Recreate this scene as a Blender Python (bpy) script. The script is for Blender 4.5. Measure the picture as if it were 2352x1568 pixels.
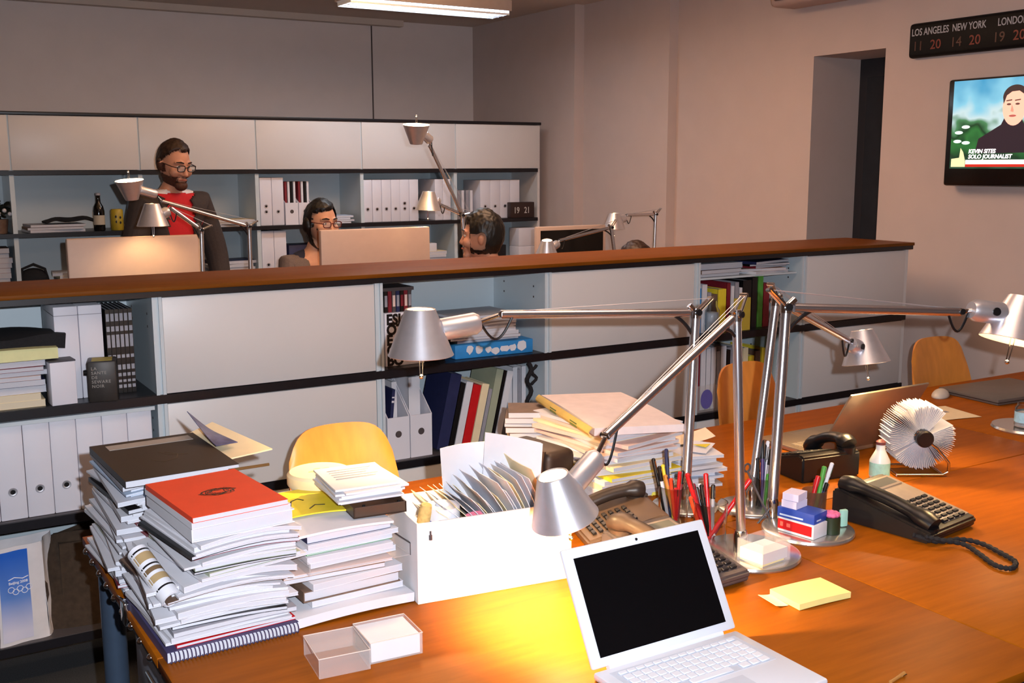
import bpy, bmesh, math, random
from mathutils import Vector, Matrix, Euler, noise
R = math.radians
PI = math.pi
S = bpy.context.scene
COL = S.collection
for o in list(bpy.data.objects):
    bpy.data.objects.remove(o)

# ---------------------------------------------------------------- camera
CAMP = Vector((0, 0, 1.60))
FPX = 2458.04                       # focal length in pixels of the 2352 px wide frame
CR = Vector((0.85503951, -0.51855652, -0.00256249))      # camera right
CD = Vector((-0.08619958, -0.13725685, -0.98677768))     # camera down
CF = Vector((0.51134828, 0.84395479, -0.16205939))       # camera forward
cam = bpy.data.cameras.new('camera')
cam.sensor_fit = 'HORIZONTAL'
cam.sensor_width = 36.0
cam.lens = FPX / 2352 * 36.0
cam.clip_start = 0.05
cam_o = bpy.data.objects.new('camera', cam)
COL.objects.link(cam_o)
cam_o.matrix_world = Matrix(((CR.x, -CD.x, -CF.x, CAMP.x), (CR.y, -CD.y, -CF.y, CAMP.y), (CR.z, -CD.z, -CF.z, CAMP.z), (0, 0, 0, 1)))
S.camera = cam_o

# ---------------------------------------------------------------- world, lights, exposure
S.view_settings.view_transform = 'Standard'
S.view_settings.look = 'None'
S.view_settings.exposure = 0.0
S.view_settings.gamma = 1.0
S.view_settings.use_curve_mapping = False
wd = bpy.data.worlds.new('room_air')
S.world = wd
wd.use_nodes = True
wd.node_tree.nodes['Background'].inputs[0].default_value = (0.60, 0.44, 0.42, 1)
wd.node_tree.nodes['Background'].inputs[1].default_value = 0.20

def lamp_light(name, kind, loc, energy, color, size=0.05, rot=None, sy=None, spot=None):
    l = bpy.data.lights.new(name, kind)
    l.energy = energy
    l.color = color
    if kind == 'AREA':
        l.size = size
        if sy:
            l.shape = 'RECTANGLE'
            l.size_y = sy
    else:
        l.shadow_soft_size = size
    if spot:
        l.spot_size = spot
        l.spot_blend = 0.5
    o = bpy.data.objects.new(name, l)
    COL.objects.link(o)
    o.location = loc
    if rot is not None:
        o.rotation_euler = rot
    return o

FL = CAMP + CR * 0.085 - CD * 0.06
fo = lamp_light('camera_flash', 'SPOT', FL, 268.0, (0.90, 0.96, 1.06), 0.012, spot=R(100))
fo.rotation_euler = cam_o.matrix_world.to_euler()
# added warm fill lights without a seen source, over front and far desks
lamp_light('fill_light', 'AREA', (1.8, 1.7, 2.645), 14.0, (1.0, 0.72, 0.55), 1.1, (0, 0, 0))
lamp_light('far_fill_light', 'AREA', (2.6, 4.2, 2.645), 34.0, (1.0, 0.60, 0.38), 1.1, (0, 0, 0))
WARM = (1.0, 0.66, 0.30)

# ---------------------------------------------------------------- helpers
def at(px, py, z=None, Y=None, X=None, d=None):
    """the point of the room seen at a pixel of the 2352 px frame, on the given plane"""
    v = CR * ((px - 1176) / FPX) + CD * ((py - 784) / FPX) + CF
    if d is not None:
        t = d
    elif z is not None:
        t = (z - CAMP.z) / v.z
    elif Y is not None:
        t = Y / v.y
    else:
        t = X / v.x
    return CAMP + v * t

def lin(c):
    if isinstance(c, str):
        c = [int(c[i:i + 2], 16) / 255 for i in (0, 2, 4)]
    return tuple((x / 12.92 if x <= 0.04045 else ((x + 0.055) / 1.055) ** 2.4) for x in c)

MATS = {}
def mat(name, col='cccccc', rough=0.5, metal=0.0, var=0.06, scale=30.0, stretch=None, bump=0.0, emit=0.0, alpha=1.0, trans=0.0, ior=1.45, spec=0.5, lines=None, coat=0.0):
    """a procedural material: base colour broken up by noise (or by fine lines), with optional bump"""
    if name in MATS:
        return MATS[name]
    m = bpy.data.materials.new(name)
    m.use_nodes = True
    nt = m.node_tree
    b = nt.nodes['Principled BSDF']
    c = lin(col)
    N = lambda t: nt.nodes.new(t)
    L = nt.links.new
    tc = N('ShaderNodeTexCoord')
    mp = N('ShaderNodeMapping')
    L(tc.outputs['Object'], mp.inputs[0])
    if stretch:
        mp.inputs['Scale'].default_value = stretch
    if lines:
        tx = N('ShaderNodeTexWave')
        tx.bands_direction = lines
        tx.inputs['Scale'].default_value = scale
        tx.inputs['Distortion'].default_value = 1.5
        tx.inputs['Detail'].default_value = 2
    else:
        tx = N('ShaderNodeTexNoise')
        tx.inputs['Scale'].default_value = scale
        tx.inputs['Detail'].default_value = 5
    L(mp.outputs[0], tx.inputs['Vector'])
    fac = tx.outputs['Fac'] if 'Fac' in tx.outputs else tx.outputs[0]
    rp = N('ShaderNodeValToRGB')
    rp.color_ramp.elements[0].position = 0.25
    rp.color_ramp.elements[1].position = 0.75
    rp.color_ramp.elements[0].color = tuple(max(0, x * (1 - var)) for x in c) + (1,)
    rp.color_ramp.elements[1].color = tuple(min(1, x * (1 + var)) for x in c) + (1,)
    L(fac, rp.inputs[0])
    L(rp.outputs[0], b.inputs['Base Color'])
    b.inputs['Roughness'].default_value = rough
    b.inputs['Metallic'].default_value = metal
    b.inputs['IOR'].default_value = ior
    b.inputs['Specular IOR Level'].default_value = spec
    b.inputs['Coat Weight'].default_value = coat
    b.inputs['Coat Roughness'].default_value = 0.25
    if emit:
        L(rp.outputs[0], b.inputs['Emission Color'])
        b.inputs['Emission Strength'].default_value = emit
    if alpha < 1:
        b.inputs['Alpha'].default_value = alpha
    if trans:
        b.inputs['Transmission Weight'].default_value = trans
    if bump:
        bp = N('ShaderNodeBump')
        bp.inputs['Strength'].default_value = bump
        bp.inputs['Distance'].default_value = 0.003
        L(fac, bp.inputs['Height'])
        L(bp.outputs[0], b.inputs['Normal'])
    MATS[name] = m
    return m

class MB:
    """collects shapes and links them as ONE mesh object"""
    def __init__(s):
        s.bm = bmesh.new()
    def _fin(s, faces, m):
        for f in faces:
            f.material_index = m
    def box(s, c, d, rz=0.0, m=0, bev=0.0, rot=None, seg=2):
        q = (Euler(rot).to_matrix() if rot is not None else Matrix.Rotation(rz, 3, 'Z'))
        vs = []
        for k in range(8):
            p = Vector(((k & 1) - .5, ((k >> 1) & 1) - .5, (k >> 2) - .5))
            vs.append(s.bm.verts.new(Vector(c) + q @ Vector((p.x * d[0], p.y * d[1], p.z * d[2]))))
        fs = [s.bm.faces.new([vs[i] for i in f]) for f in ((0, 2, 3, 1), (4, 5, 7, 6), (0, 1, 5, 4), (2, 6, 7, 3), (0, 4, 6, 2), (1, 3, 7, 5))]
        s._fin(fs, m)
        if bev:
            es = list({e for f in fs for e in f.edges})
            r = bmesh.ops.bevel(s.bm, geom=es, offset=bev, segments=seg, affect='EDGES', profile=.5)
            s._fin(r['faces'], m)
        return s
    def b2(s, x0, x1, y0, y1, z0, z1, m=0, bev=0.0):
        return s.box(((x0 + x1) / 2, (y0 + y1) / 2, (z0 + z1) / 2), (abs(x1 - x0), abs(y1 - y0), abs(z1 - z0)), 0, m, bev)
    def tube(s, pts, r, seg=10, m=0, caps=True, flat=1.0):
        pts = [Vector(p) for p in pts]
        n = len(pts)
        rs = r if isinstance(r, (list, tuple)) else [r] * n
        t0 = (pts[1] - pts[0]).normalized()
        a = t0.orthogonal().normalized()
        if abs(t0.z) < .9:
            a = (Vector((0, 0, 1)) - t0 * t0.z).normalized()
        rings = []
        for i, p in enumerate(pts):
            t = ((pts[min(i + 1, n - 1)] - p).normalized() + (p - pts[max(i - 1, 0)]).normalized())
            if t.length < 1e-6:
                t = t0
            t.normalize()
            a = (a - t * a.dot(t)).normalized()
            b = t.cross(a)
            rings.append([s.bm.verts.new(p + (a * math.cos(2 * PI * k / seg) * flat + b * math.sin(2 * PI * k / seg)) * rs[i]) for k in range(seg)])
        fs = []
        for i in range(n - 1):
            for k in range(seg):
                j = (k + 1) % seg
                fs.append(s.bm.faces.new((rings[i][k], rings[i][j], rings[i + 1][j], rings[i + 1][k])))
        if caps:
            fs.append(s.bm.faces.new(rings[0][::-1]))
            fs.append(s.bm.faces.new(rings[-1]))
        s._fin(fs, m)
        return s
    def lathe(s, prof, o=(0, 0, 0), axis=(0, 0, 1), seg=32, m=0, sx=1.0):
        """revolve (radius, height) pairs about an axis through o"""
        ax = Vector(axis).normalized()
        q = Vector((0, 0, 1)).rotation_difference(ax).to_matrix()
        rings = []
        for r, h in prof:
            if r < 1e-6:
                rings.append([s.bm.verts.new(Vector(o) + q @ Vector((0, 0, h)))])
            else:
                rings.append([s.bm.verts.new(Vector(o) + q @ Vector((r * sx * math.cos(2 * PI * k / seg), r * math.sin(2 * PI * k / seg), h))) for k in range(seg)])
        fs = []
        for A, B in zip(rings, rings[1:]):
            for k in range(seg):
                j = (k + 1) % seg
                if len(A) == 1 and len(B) == 1:
                    continue
                if len(A) == 1:
                    fs.append(s.bm.faces.new((A[0], B[j], B[k])))
                elif len(B) == 1:
                    fs.append(s.bm.faces.new((A[k], A[j], B[0])))
                else:
                    fs.append(s.bm.faces.new((A[k], A[j], B[j], B[k])))
        s._fin(fs, m)
        return s
    def ball(s, c, r, m=0, seg=16, rings=10, sc=(1, 1, 1), rot=None):
        q = Euler(rot).to_matrix() if rot is not None else Matrix.Identity(3)
        g = bmesh.ops.create_uvsphere(s.bm, u_segments=seg, v_segments=rings, radius=1)
        for v in g['verts']:
            v.co = Vector(c) + q @ Vector((v.co.x * r * sc[0], v.co.y * r * sc[1], v.co.z * r * sc[2]))
        s._fin(list({f for v in g['verts'] for f in v.link_faces}), m)
        return s
    def prism(s, poly, h0, h1, m=0, M=None):
        """extrude a 2-D outline (x, y) from h0 to h1; M maps it into place"""
        M = M or Matrix.Identity(4)
        A = [s.bm.verts.new(M @ Vector((x, y, h0))) for x, y in poly]
        B = [s.bm.verts.new(M @ Vector((x, y, h1))) for x, y in poly]
        n = len(poly)
        fs = [s.bm.faces.new(A[::-1]), s.bm.faces.new(B)]
        for k in range(n):
            j = (k + 1) % n
            fs.append(s.bm.faces.new((A[k], A[j], B[j], B[k])))
        s._fin(fs, m)
        return s
    def sheet(s, f, nu, nv, t=0.0, m=0):
        """a surface f(u, v) with thickness t along its normal"""
        P = [[Vector(f(i / nu, j / nv)) for j in range(nv + 1)] for i in range(nu + 1)]
        def nrm(i, j):
            a = P[min(i + 1, nu)][j] - P[max(i - 1, 0)][j]
            b = P[i][min(j + 1, nv)] - P[i][max(j - 1, 0)]
            return a.cross(b).normalized()
        A = [[s.bm.verts.new(P[i][j]) for j in range(nv + 1)] for i in range(nu + 1)]
        fs = []
        for i in range(nu):
            for j in range(nv):
                fs.append(s.bm.faces.new((A[i][j], A[i + 1][j], A[i + 1][j + 1], A[i][j + 1])))
        if t:
            B = [[s.bm.verts.new(P[i][j] - nrm(i, j) * t) for j in range(nv + 1)] for i in range(nu + 1)]
            for i in range(nu):
                for j in range(nv):
                    fs.append(s.bm.faces.new((B[i][j], B[i][j + 1], B[i + 1][j + 1], B[i + 1][j])))
            for i in range(nu):
                fs.append(s.bm.faces.new((A[i][0], B[i][0], B[i + 1][0], A[i + 1][0])))
                fs.append(s.bm.faces.new((A[i][nv], A[i + 1][nv], B[i + 1][nv], B[i][nv])))
            for j in range(nv):
                fs.append(s.bm.faces.new((A[0][j], A[0][j + 1], B[0][j + 1], B[0][j])))
                fs.append(s.bm.faces.new((A[nu][j], B[nu][j], B[nu][j + 1], A[nu][j + 1])))
        s._fin(fs, m)
        return s
    def build(s, name, mats, parent=None, loc=None, rot=None, sharp=38):
        bmesh.ops.recalc_face_normals(s.bm, faces=s.bm.faces[:])
        for f in s.bm.faces:
            f.smooth = True
        me = bpy.data.meshes.new(name)
        s.bm.to_mesh(me)
        s.bm.free()
        me.set_sharp_from_angle(angle=R(sharp))
        for m in (mats if isinstance(mats, (list, tuple)) else [mats]):
            me.materials.append(m)
        o = bpy.data.objects.new(name, me)
        COL.objects.link(o)
        if parent is not None:
            o.parent = parent
        if loc is not None:
            o.location = loc
        if rot is not None:
            o.rotation_euler = rot
        return o

def tag(o, label, cat, group=None, kind=None):
    o['label'] = label
    o['category'] = cat
    if group:
        o['group'] = group
    if kind:
        o['kind'] = kind
    return o

def thing(name, label, cat, loc=(0, 0, 0), rz=0.0, group=None, rot=None):
    o = bpy.data.objects.new(name, None)
    o.empty_display_size = 0.05
    COL.objects.link(o)
    o.location = loc
    o.rotation_euler = rot if rot is not None else (0, 0, rz)
    return tag(o, label, cat, group)

def struct(name, mb, mats):
    o = mb.build(name, mats)
    o['kind'] = 'structure'
    return o

def dup(src, loc=None, rz=None, label=None, group=None, rot=None):
    """a copy of a thing with copies of its parts and sub-parts"""
    def cp(o, par):
        c = o.copy()
        COL.objects.link(c)
        c.parent = par
        for ch in o.children:
            cp(ch, c)
        return c
    r = cp(src, None)
    if loc is not None:
        r.location = loc
    if rz is not None:
        r.rotation_euler = (0, 0, rz)
    if rot is not None:
        r.rotation_euler = rot
    if label:
        r['label'] = label
    if group:
        r['group'] = group
    return r

def lettering(text, size, m, parent, loc, rot, name='lettering', ex=0.0004, bold=0.0, shear=0.0, align='LEFT', xs=1.0, spacing=1.0):
    cu = bpy.data.curves.new(name, 'FONT')
    cu.body = text
    cu.size = size
    cu.extrude = ex
    cu.offset = bold
    cu.shear = shear
    cu.align_x = align
    cu.space_character = spacing
    cu.resolution_u = 3
    o = bpy.data.objects.new(name, cu)
    COL.objects.link(o)
    me = bpy.data.meshes.new_from_object(o.evaluated_get(bpy.context.evaluated_depsgraph_get()))
    bpy.data.objects.remove(o)
    me.name = name
    me.materials.clear()
    me.materials.append(m)
    o = bpy.data.objects.new(name, me)
    COL.objects.link(o)
    o.parent = parent
    o.location = loc
    o.rotation_euler = rot
    o.scale = (xs, 1, 1)
    return o

ORD = ('first second third fourth fifth sixth seventh eighth ninth tenth eleventh twelfth thirteenth fourteenth fifteenth sixteenth seventeenth '
       'eighteenth nineteenth twentieth twenty-first twenty-second twenty-third twenty-fourth twenty-fifth twenty-sixth twenty-seventh twenty-eighth twenty-ninth thirtieth '
       'thirty-first thirty-second thirty-third thirty-fourth thirty-fifth thirty-sixth').split()

# ---------------------------------------------------------------- materials
WALL = mat('wall_paint', 'c4b4ae', 0.75, var=0.03, scale=6, bump=0.05)
CEIL = mat('ceiling_paint', 'd2c2b6', 0.85, var=0.03, scale=4)
CARPET = mat('dark_carpet', '3a3a3c', 0.95, var=0.35, scale=260, bump=0.5)
WHITE = mat('white_metal_panel', 'd6d2d0', 0.38, var=0.02, scale=5)
INSIDE = mat('pale_blue_grey_metal', 'c6d2d8', 0.28, var=0.03, scale=4)
EDGE = mat('edge_metal', 'c8d2d8', 0.35, var=0.03, scale=20)
BLACKP = mat('black_panel', '17151a', 0.35, var=0.15, scale=40)
GREYP = mat('shelf_top_grey', '4c484b', 0.5, var=0.08, scale=40)
WOODTOP = mat('brown_veneer', '72400f', 0.45, spec=0.06, var=0.22, scale=5, stretch=(1.2, 14, 14))
DESKW = mat('orange_oak_veneer', '96500c', 0.45, spec=0.06, var=0.16, scale=5, stretch=(1.3, 13, 13))
PLY = mat('bent_plywood', 'd68a3c', 0.35, var=0.10, scale=5, stretch=(10, 10, 1.4))
ALU = mat('satin_aluminium', 'd0ced4', 0.36, 0.76, var=0.04, scale=60)
TUBE = mat('polished_tube', 'c9c7cc', 0.24, 0.95, var=0.04, scale=60)
CHROME = mat('chrome', 'd8d8da', 0.12, 1.0, var=0.03, scale=40)
BLACK = mat('black_plastic', '141214', 0.35, var=0.15, scale=60)
BLACKM = mat('black_fabric', '17161a', 0.85, var=0.3, scale=200, bump=0.3)
DKGREY = mat('dark_grey_plastic', '4d4546', 0.42, var=0.08, scale=60)
BRGREY = mat('warm_grey_plastic', '9a8a7c', 0.42, var=0.06, scale=60)
PAPER = mat('white_paper', 'd9d8de', 0.75, var=0.03, scale=20)
PAGES = mat('page_edges', 'c4c5cd', 0.8, var=0.30, scale=420, lines='Z')
CREAMPG = mat('cream_page_edges', 'd9cbb0', 0.8, var=0.16, scale=380, lines='Z')
CREAM = mat('cream_card', 'efdcb4', 0.7, var=0.05, scale=20)
BINDER = mat('white_binder_card', 'dcdae2', 0.55, var=0.02, scale=10)
GLASS = mat('clear_glass', 'f4f8f8', 0.03, var=0.0, trans=1.0, ior=1.3)
ACRYL = mat('clear_acrylic', 'f3ecea', 0.10, var=0.02, alpha=0.16, spec=0.8)
RED = mat('red_plastic', 'c81e22', 0.3, var=0.08, scale=60)
ORANGER = mat('orange_red_card', 'e2431c', 0.5, var=0.05, scale=25)
BLUE = mat('blue_card', '2747a6', 0.45, var=0.08, scale=40)
NAVY = mat('navy_card', '23284e', 0.5, var=0.12, scale=40)
SKYB = mat('sky_blue_card', '2f86c9', 0.45, var=0.1, scale=30)
PALEB = mat('pale_blue_paper', 'c0d0e6', 0.6, var=0.06, scale=30)
GREEN = mat('green_card', '4f9a3c', 0.5, var=0.12, scale=40)
OLIVE = mat('grey_green_card', 'a3a890', 0.6, var=0.06, scale=20)
YELLOW = mat('yellow_card', 'e6cf34', 0.5, var=0.08, scale=30)
PALEY = mat('pale_yellow_paper', 'f1e28e', 0.7, var=0.04, scale=20)
BROWN = mat('brown_cover', '6f5748', 0.6, var=0.2, scale=40)
GREY = mat('grey_cover', '9a98a0', 0.55, var=0.12, scale=30)
PINKP = mat('pink_newsprint', 'e3c6bb', 0.75, var=0.06, scale=30)
MAROON = mat('dark_red_cover', '7c1f2a', 0.5, var=0.12, scale=30)
COVERS = {'white': PAPER, 'grey': GREY, 'navy': NAVY, 'pale blue': PALEB, 'cream': CREAM, 'brown': BROWN, 'pink': PINKP, 'black': BLACK, 'dark red': MAROON, 'green': GREEN,
          'yellow': YELLOW, 'grey-green': OLIVE, 'red': RED, 'sky blue': SKYB}
SKIN = mat('skin', 'c78e72', 0.5, var=0.05, scale=20)
HAIRK = mat('black_hair', '14110f', 0.42, var=0.5, scale=90, stretch=(1, 1, .25))
HAIRB = mat('dark_brown_hair', '2c1a12', 0.5, var=0.5, scale=90, stretch=(1, 1, .25))
BULB = mat('glowing_bulb', 'ffd98a', 0.4, var=0.0, emit=8.0)

# ---------------------------------------------------------------- setting
XW = 4.5
struct('floor', MB().b2(-2.5, 5.2, -1.5, 7.9, -0.1, 0.0), CARPET)
struct('ceiling', MB().b2(-2.5, 5.2, -1.5, 7.9, 2.70, 2.8), CEIL)
struct('wall_back', MB().b2(-2.5, 4.4, 7.78, 7.9, 0, 2.7), mat('wall_paint_lit', 'e2d6d2', 0.8, var=0.03, scale=6, bump=0.05))  # same paint as the other walls, lightened in place of missing light
struct('trim_1', MB().b2(3.46, 3.468, 7.772, 7.78, 1.0, 2.7), mat('panel_joint', '5d5250', 0.8))
struct('trim_2', MB().b2(-2.5, 3.70, 7.70, 7.78, 2.655, 2.7), CEIL)
ny0, ny1, nz = 3.78, 4.26, 2.18
wl = MB().b2(4.35, 5.2, 6.33, 7.9, 0, 2.7).b2(4.43, 5.2, 5.40, 6.33, 0, 2.7).b2(XW, 5.2, ny1, 5.40, 0, 2.7)
wl.b2(XW, 5.2, -1.5, ny0, 0, 2.7).b2(XW, 5.2, ny0, ny1, nz, 2.7)
struct('wall_right', wl, WALL)
dr = MB().b2(4.87, 4.93, ny0, ny1, 0, nz, 0).b2(4.862, 4.872, ny0 + .06, ny1 - .06, .12, nz - .1, 1)
struct('door_1', dr, [mat('dark_door', '2b2a2e', 0.3, var=0.1, scale=8), mat('dark_door_panel', '23262c', 0.25, var=0.2, scale=6)])
struct('wall_left', MB().b2(-2.6, -2.5, -1.5, 7.9, 0, 2.7), WALL)
struct('wall_front', MB().b2(-2.6, 5.2, -1.6, -1.5, 0, 2.7), WALL)

# air conditioner on the wall by the niche
p = at(1764, 18, X=4.30)
ac = thing('air_conditioner', 'white wall air conditioner up by the ceiling above the door niche', 'air conditioner', (XW - .001, p.y, p.z))
MB().box((-.10, -.45, .15), (.20, .90, .30), bev=.035, seg=3).build('casing', mat('ac_casing', 'b59f98', 0.5, var=0.03), ac)
sl = MB()
sl.box((-.206, -.45, .045), (.012, .78, .035), rot=(0, R(20), 0))
sl.build('air_outlet', mat('ac_outlet', '6a564f', 0.6), ac)

# ceiling fluorescent fixture
pa, pb = at(772, 8, z=2.50), at(1172, 30, z=2.50)
cl = thing('ceiling_light', 'long fluorescent ceiling light with bright louvred grille', 'ceiling light', ((pa.x + pb.x) / 2, (pa.y + pb.y) / 2, 2.70))
LN = abs(pb.x - pa.x)
MB().b2(-LN / 2, LN / 2, -.10, .10, -.135, -.10, bev=.01).b2(-LN / 2, LN / 2, -.10, -.0965, -.190, -.13).b2(-LN / 2, LN / 2, .0965, .10, -.190, -.13).b2(-LN / 2, -LN / 2 + .004, -.0965, .0965, -.190, -.13).b2(LN / 2 - .004, LN / 2, -.0965, .0965, -.190, -.13).build('housing', mat('fixture_housing', 'a0918c', 0.5), cl)
for sx in (-.33, .33):
    MB().tube([(LN * sx, 0, -.10), (LN * sx, 0, 0)], .006).build('hanger', CHROME, cl)
for sy in (-.062, .062):
    MB().tube([(-LN / 2 + .03, sy, -.148), (LN / 2 - .03, sy, -.148)], .013).build('tube_lamp', mat('fluorescent_tube', 'dcecff', 0.4, var=0, emit=30.0), cl)
gr = MB()
for sy in (-.095, .095, -.03, .03):
    gr.b2(-LN / 2 + .015, LN / 2 - .015, sy - .002, sy + .002, -.215, -.205)
n = 30
for k in range(n + 1):
    x = -LN / 2 + .015 + (LN - .03) * k / n
    gr.b2(x - .0015, x + .0015, -.095, .095, -.212, -.165)
gr.build('louvre_grille', mat('louvre_metal', 'eef2f6', 0.35, 0.2, var=0.02), cl)
fl = lamp_light('fluorescent_light', 'AREA', (cl.location.x, cl.location.y, 2.47), 9.0, (0.85, 0.92, 1.0), LN, (0, 0, 0), 0.16)

# two made-up, unseen square fixtures built around the added fill lights
for lx_, ly_, ph_ in ((1.8, 1.7, 'above the front desks'), (2.6, 4.2, 'behind the low cabinet, above the far desks')):
    sq = thing('added_fill_lamp', 'unseen square warm fill lamp added ' + ph_, 'ceiling light', (lx_, ly_, 2.70))
    MB().b2(-.58, .58, -.58, .58, -.03, 0, bev=.004).build('housing', mat('fixture_housing', 'a0918c'), sq)
    MB().b2(-.55, .55, -.55, .55, -.045, -.03).build('diffuser', mat('warm_fill_diffuser', 'ffd2a8', 0.5, var=0.0, emit=1.2), sq)

# world clock
ROTW = (R(90), 0, R(-90))
ck = thing('world_clock', 'long black wall clock reading three city times above the television', 'clock', (XW, 2.98, 2.194))
MB().box((-.02, 0, 0), (.04, 1.27, .165), bev=.018, seg=3).build('case', mat('clock_case', '09090b', 0.55, spec=.25), ck)
LETW = mat('clock_letter_white', 'a9abb2', 0.5, var=0.0)
LED = mat('dim_red_led', '6a1810', 0.4, var=0.0, emit=0.10)
LEDF = mat('faint_red_led', '3d1714', 0.4, var=0.0, emit=0.04)
for t, hh, mm, y in (('LOS ANGELES', '11', '20', .51), ('NEW YORK', '14', '20', .298), ('LONDON', '19', '20', .075)):
    lettering(t, .047, LETW, ck, (-.0405, y, .022), ROTW, bold=.0006, align='CENTER', xs=.72)
    lettering(hh, .062, LEDF, ck, (-.0405, y + .065, -.048), ROTW, name='hour_lettering', align='CENTER', bold=.0004)
    lettering(mm, .062, LED, ck, (-.0405, y - .035, -.048), ROTW, name='minute_lettering', align='CENTER', bold=.0004)

# television
tv = thing('television', 'black flat television on the wall showing a news interview', 'television', (XW, 2.955, 1.746))
MB().box((-.045, 0, 0), (.07, .766, .49), bev=.012).build('cabinet', mat('tv_plastic', '0b0b0d', 0.25), tv)
MB().box((-.006, 0, 0), (.012, .4, .3)).build('wall_mount', BLACK, tv)
# the picture on the screen (flat, as it is on a screen): own x runs along the screen, own y up
def nodes_screen():
    m = bpy.data.materials.new('screen_scene')
    m.use_nodes = True
    nt = m.node_tree
    b = nt.nodes['Principled BSDF']
    tc = nt.nodes.new('ShaderNodeTexCoord')
    sp = nt.nodes.new('ShaderNodeSeparateXYZ')
    nt.links.new(tc.outputs['Object'], sp.inputs[0])
    nz = nt.nodes.new('ShaderNodeTexNoise')
    nz.inputs['Scale'].default_value = 9
    nz.inputs['Detail'].default_value = 1.5
    nt.links.new(tc.outputs['Object'], nz.inputs[0])
    ma = nt.nodes.new('ShaderNodeMath')
    ma.operation = 'MULTIPLY_ADD'
    nt.links.new(nz.outputs[0], ma.inputs[0])
    ma.inputs[1].default_value = 0.30
    nt.links.new(sp.outputs['Y'], ma.inputs[2])
    rp = nt.nodes.new('ShaderNodeValToRGB')
    cr = rp.color_ramp
    stops = [(0.0, '35604a'), (0.22, '123a24'), (0.36, '2f7a3a'), (0.42, '0f3c22'), (0.50, '4f8d5c'), (0.56, 'd5ecee'), (0.68, '8fd6ee'), (0.95, '2f9ccc')]
    while len(cr.elements) < len(stops):
        cr.elements.new(0.5)
    for e, (ps, c) in zip(cr.elements, stops):
        e.position = ps
        e.color = lin(c) + (1,)
    mr = nt.nodes.new('ShaderNodeMapRange')
    mr.inputs['From Min'].default_value = 0.08
    mr.inputs['From Max'].default_value = 0.62
    nt.links.new(ma.outputs[0], mr.inputs[0])
    nt.links.new(mr.outputs[0], rp.inputs[0])
    nt.links.new(rp.outputs[0], b.inputs['Emission Color'])
    b.inputs['Emission Strength'].default_value = 1.0
    b.inputs['Base Color'].default_value = (0.01, 0.01, 0.01, 1)
    b.inputs['Roughness'].default_value = 0.3
    return m
SW, SH = .70, .40
Msc = Matrix.Translation((-.081, SW / 2, -.165)) @ Matrix(((0, 0, -1, 0), (-1, 0, 0, 0), (0, 1, 0, 0), (0, 0, 0, 1)))
scr = MB().box((SW / 2, SH / 2, 0), (SW, SH, .002)).build('screen', nodes_screen(), tv)
scr.matrix_local = Msc
def glow(n, c, e=1.0):
    return mat('screen_' + n, c, 0.3, var=0.0, emit=e)
def onscreen(name, poly, m, h):
    o = MB().prism(poly, .001, .001 + h).build(name, m, scr)
    return o
def ell(cx, cy, rx, ry, n=28, a0=0, a1=360):
    return [(cx + rx * math.cos(R(a0 + (a1 - a0) * k / n)), cy + ry * math.sin(R(a0 + (a1 - a0) * k / n))) for k in range(n if a1 - a0 >= 360 else n + 1)]
onscreen('screen_jacket', [(.13, .07), (.145, .135), (.20, .165), (.255, .195), (.27, .225), (.35, .225), (.37, .19), (.44, .16), (.48, .12), (.49, .07)], glow('turtleneck', '2a2028'), .0004)
onscreen('screen_face', ell(.315, .272, .057, .083) , glow('face', 'e8b49c', 1.1), .0008)
onscreen('screen_hair', ell(.318, .315, .061, .052, 20, 0, 180) + [(.262, .285), (.275, .322), (.30, .338), (.335, .34), (.362, .322), (.374, .285)], glow('short_hair', '382a2a'), .0012)
for cx in (.288, .330):
    onscreen('screen_eye', ell(cx, .283, .011, .0045, 12), glow('eyes', '5d3b34'), .0012)
    onscreen('screen_brow', [(cx - .014, .296), (cx + .014, .299), (cx + .014, .304), (cx - .014, .301)], glow('eyes', '5d3b34'), .0012)
onscreen('screen_nose', [(.303, .282), (.298, .252), (.312, .248), (.312, .258)], glow('nose_shade', 'c98d78'), .0011)
onscreen('screen_mouth', ell(.309, .232, .018, .005, 12), glow('mouth', 'a8574f'), .0012)
onscreen('screen_banner', [(.085, .008), (.70, .008), (.70, .040), (.085, .040)], glow('banner_white', 'f3efe8', 1.2), .0006)
onscreen('screen_ticker', [(.085, .008), (.70, .008), (.70, .020), (.085, .020)], glow('ticker_red', 'b92a20', 1.0), .0010)
onscreen('screen_emblem', [(.008, .008), (.083, .008), (.083, .034), (.07, .075), (.055, .095), (.05, .05), (.008, .045)], glow('emblem_pale', 'd9d7a8', 1.0), .0006)
for x0, y0 in ((.02, .165), (.055, .19), (.015, .125), (.06, .118)):
    onscreen('screen_car', ell(x0 + .02, y0, .022, .008, 12), glow('car_light', 'cfeee4', 1.1), .0004)
lettering('KEVIN SITES', .026, glow('caption', 'ffffff', 1.3), scr, (.098, .070, .0022), (0, 0, 0), bold=.0008, shear=.15)
lettering('SOLO JOURNALIST', .026, glow('caption', 'ffffff', 1.3), scr, (.098, .046, .0022), (0, 0, 0), bold=.0008, shear=.15)

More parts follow.
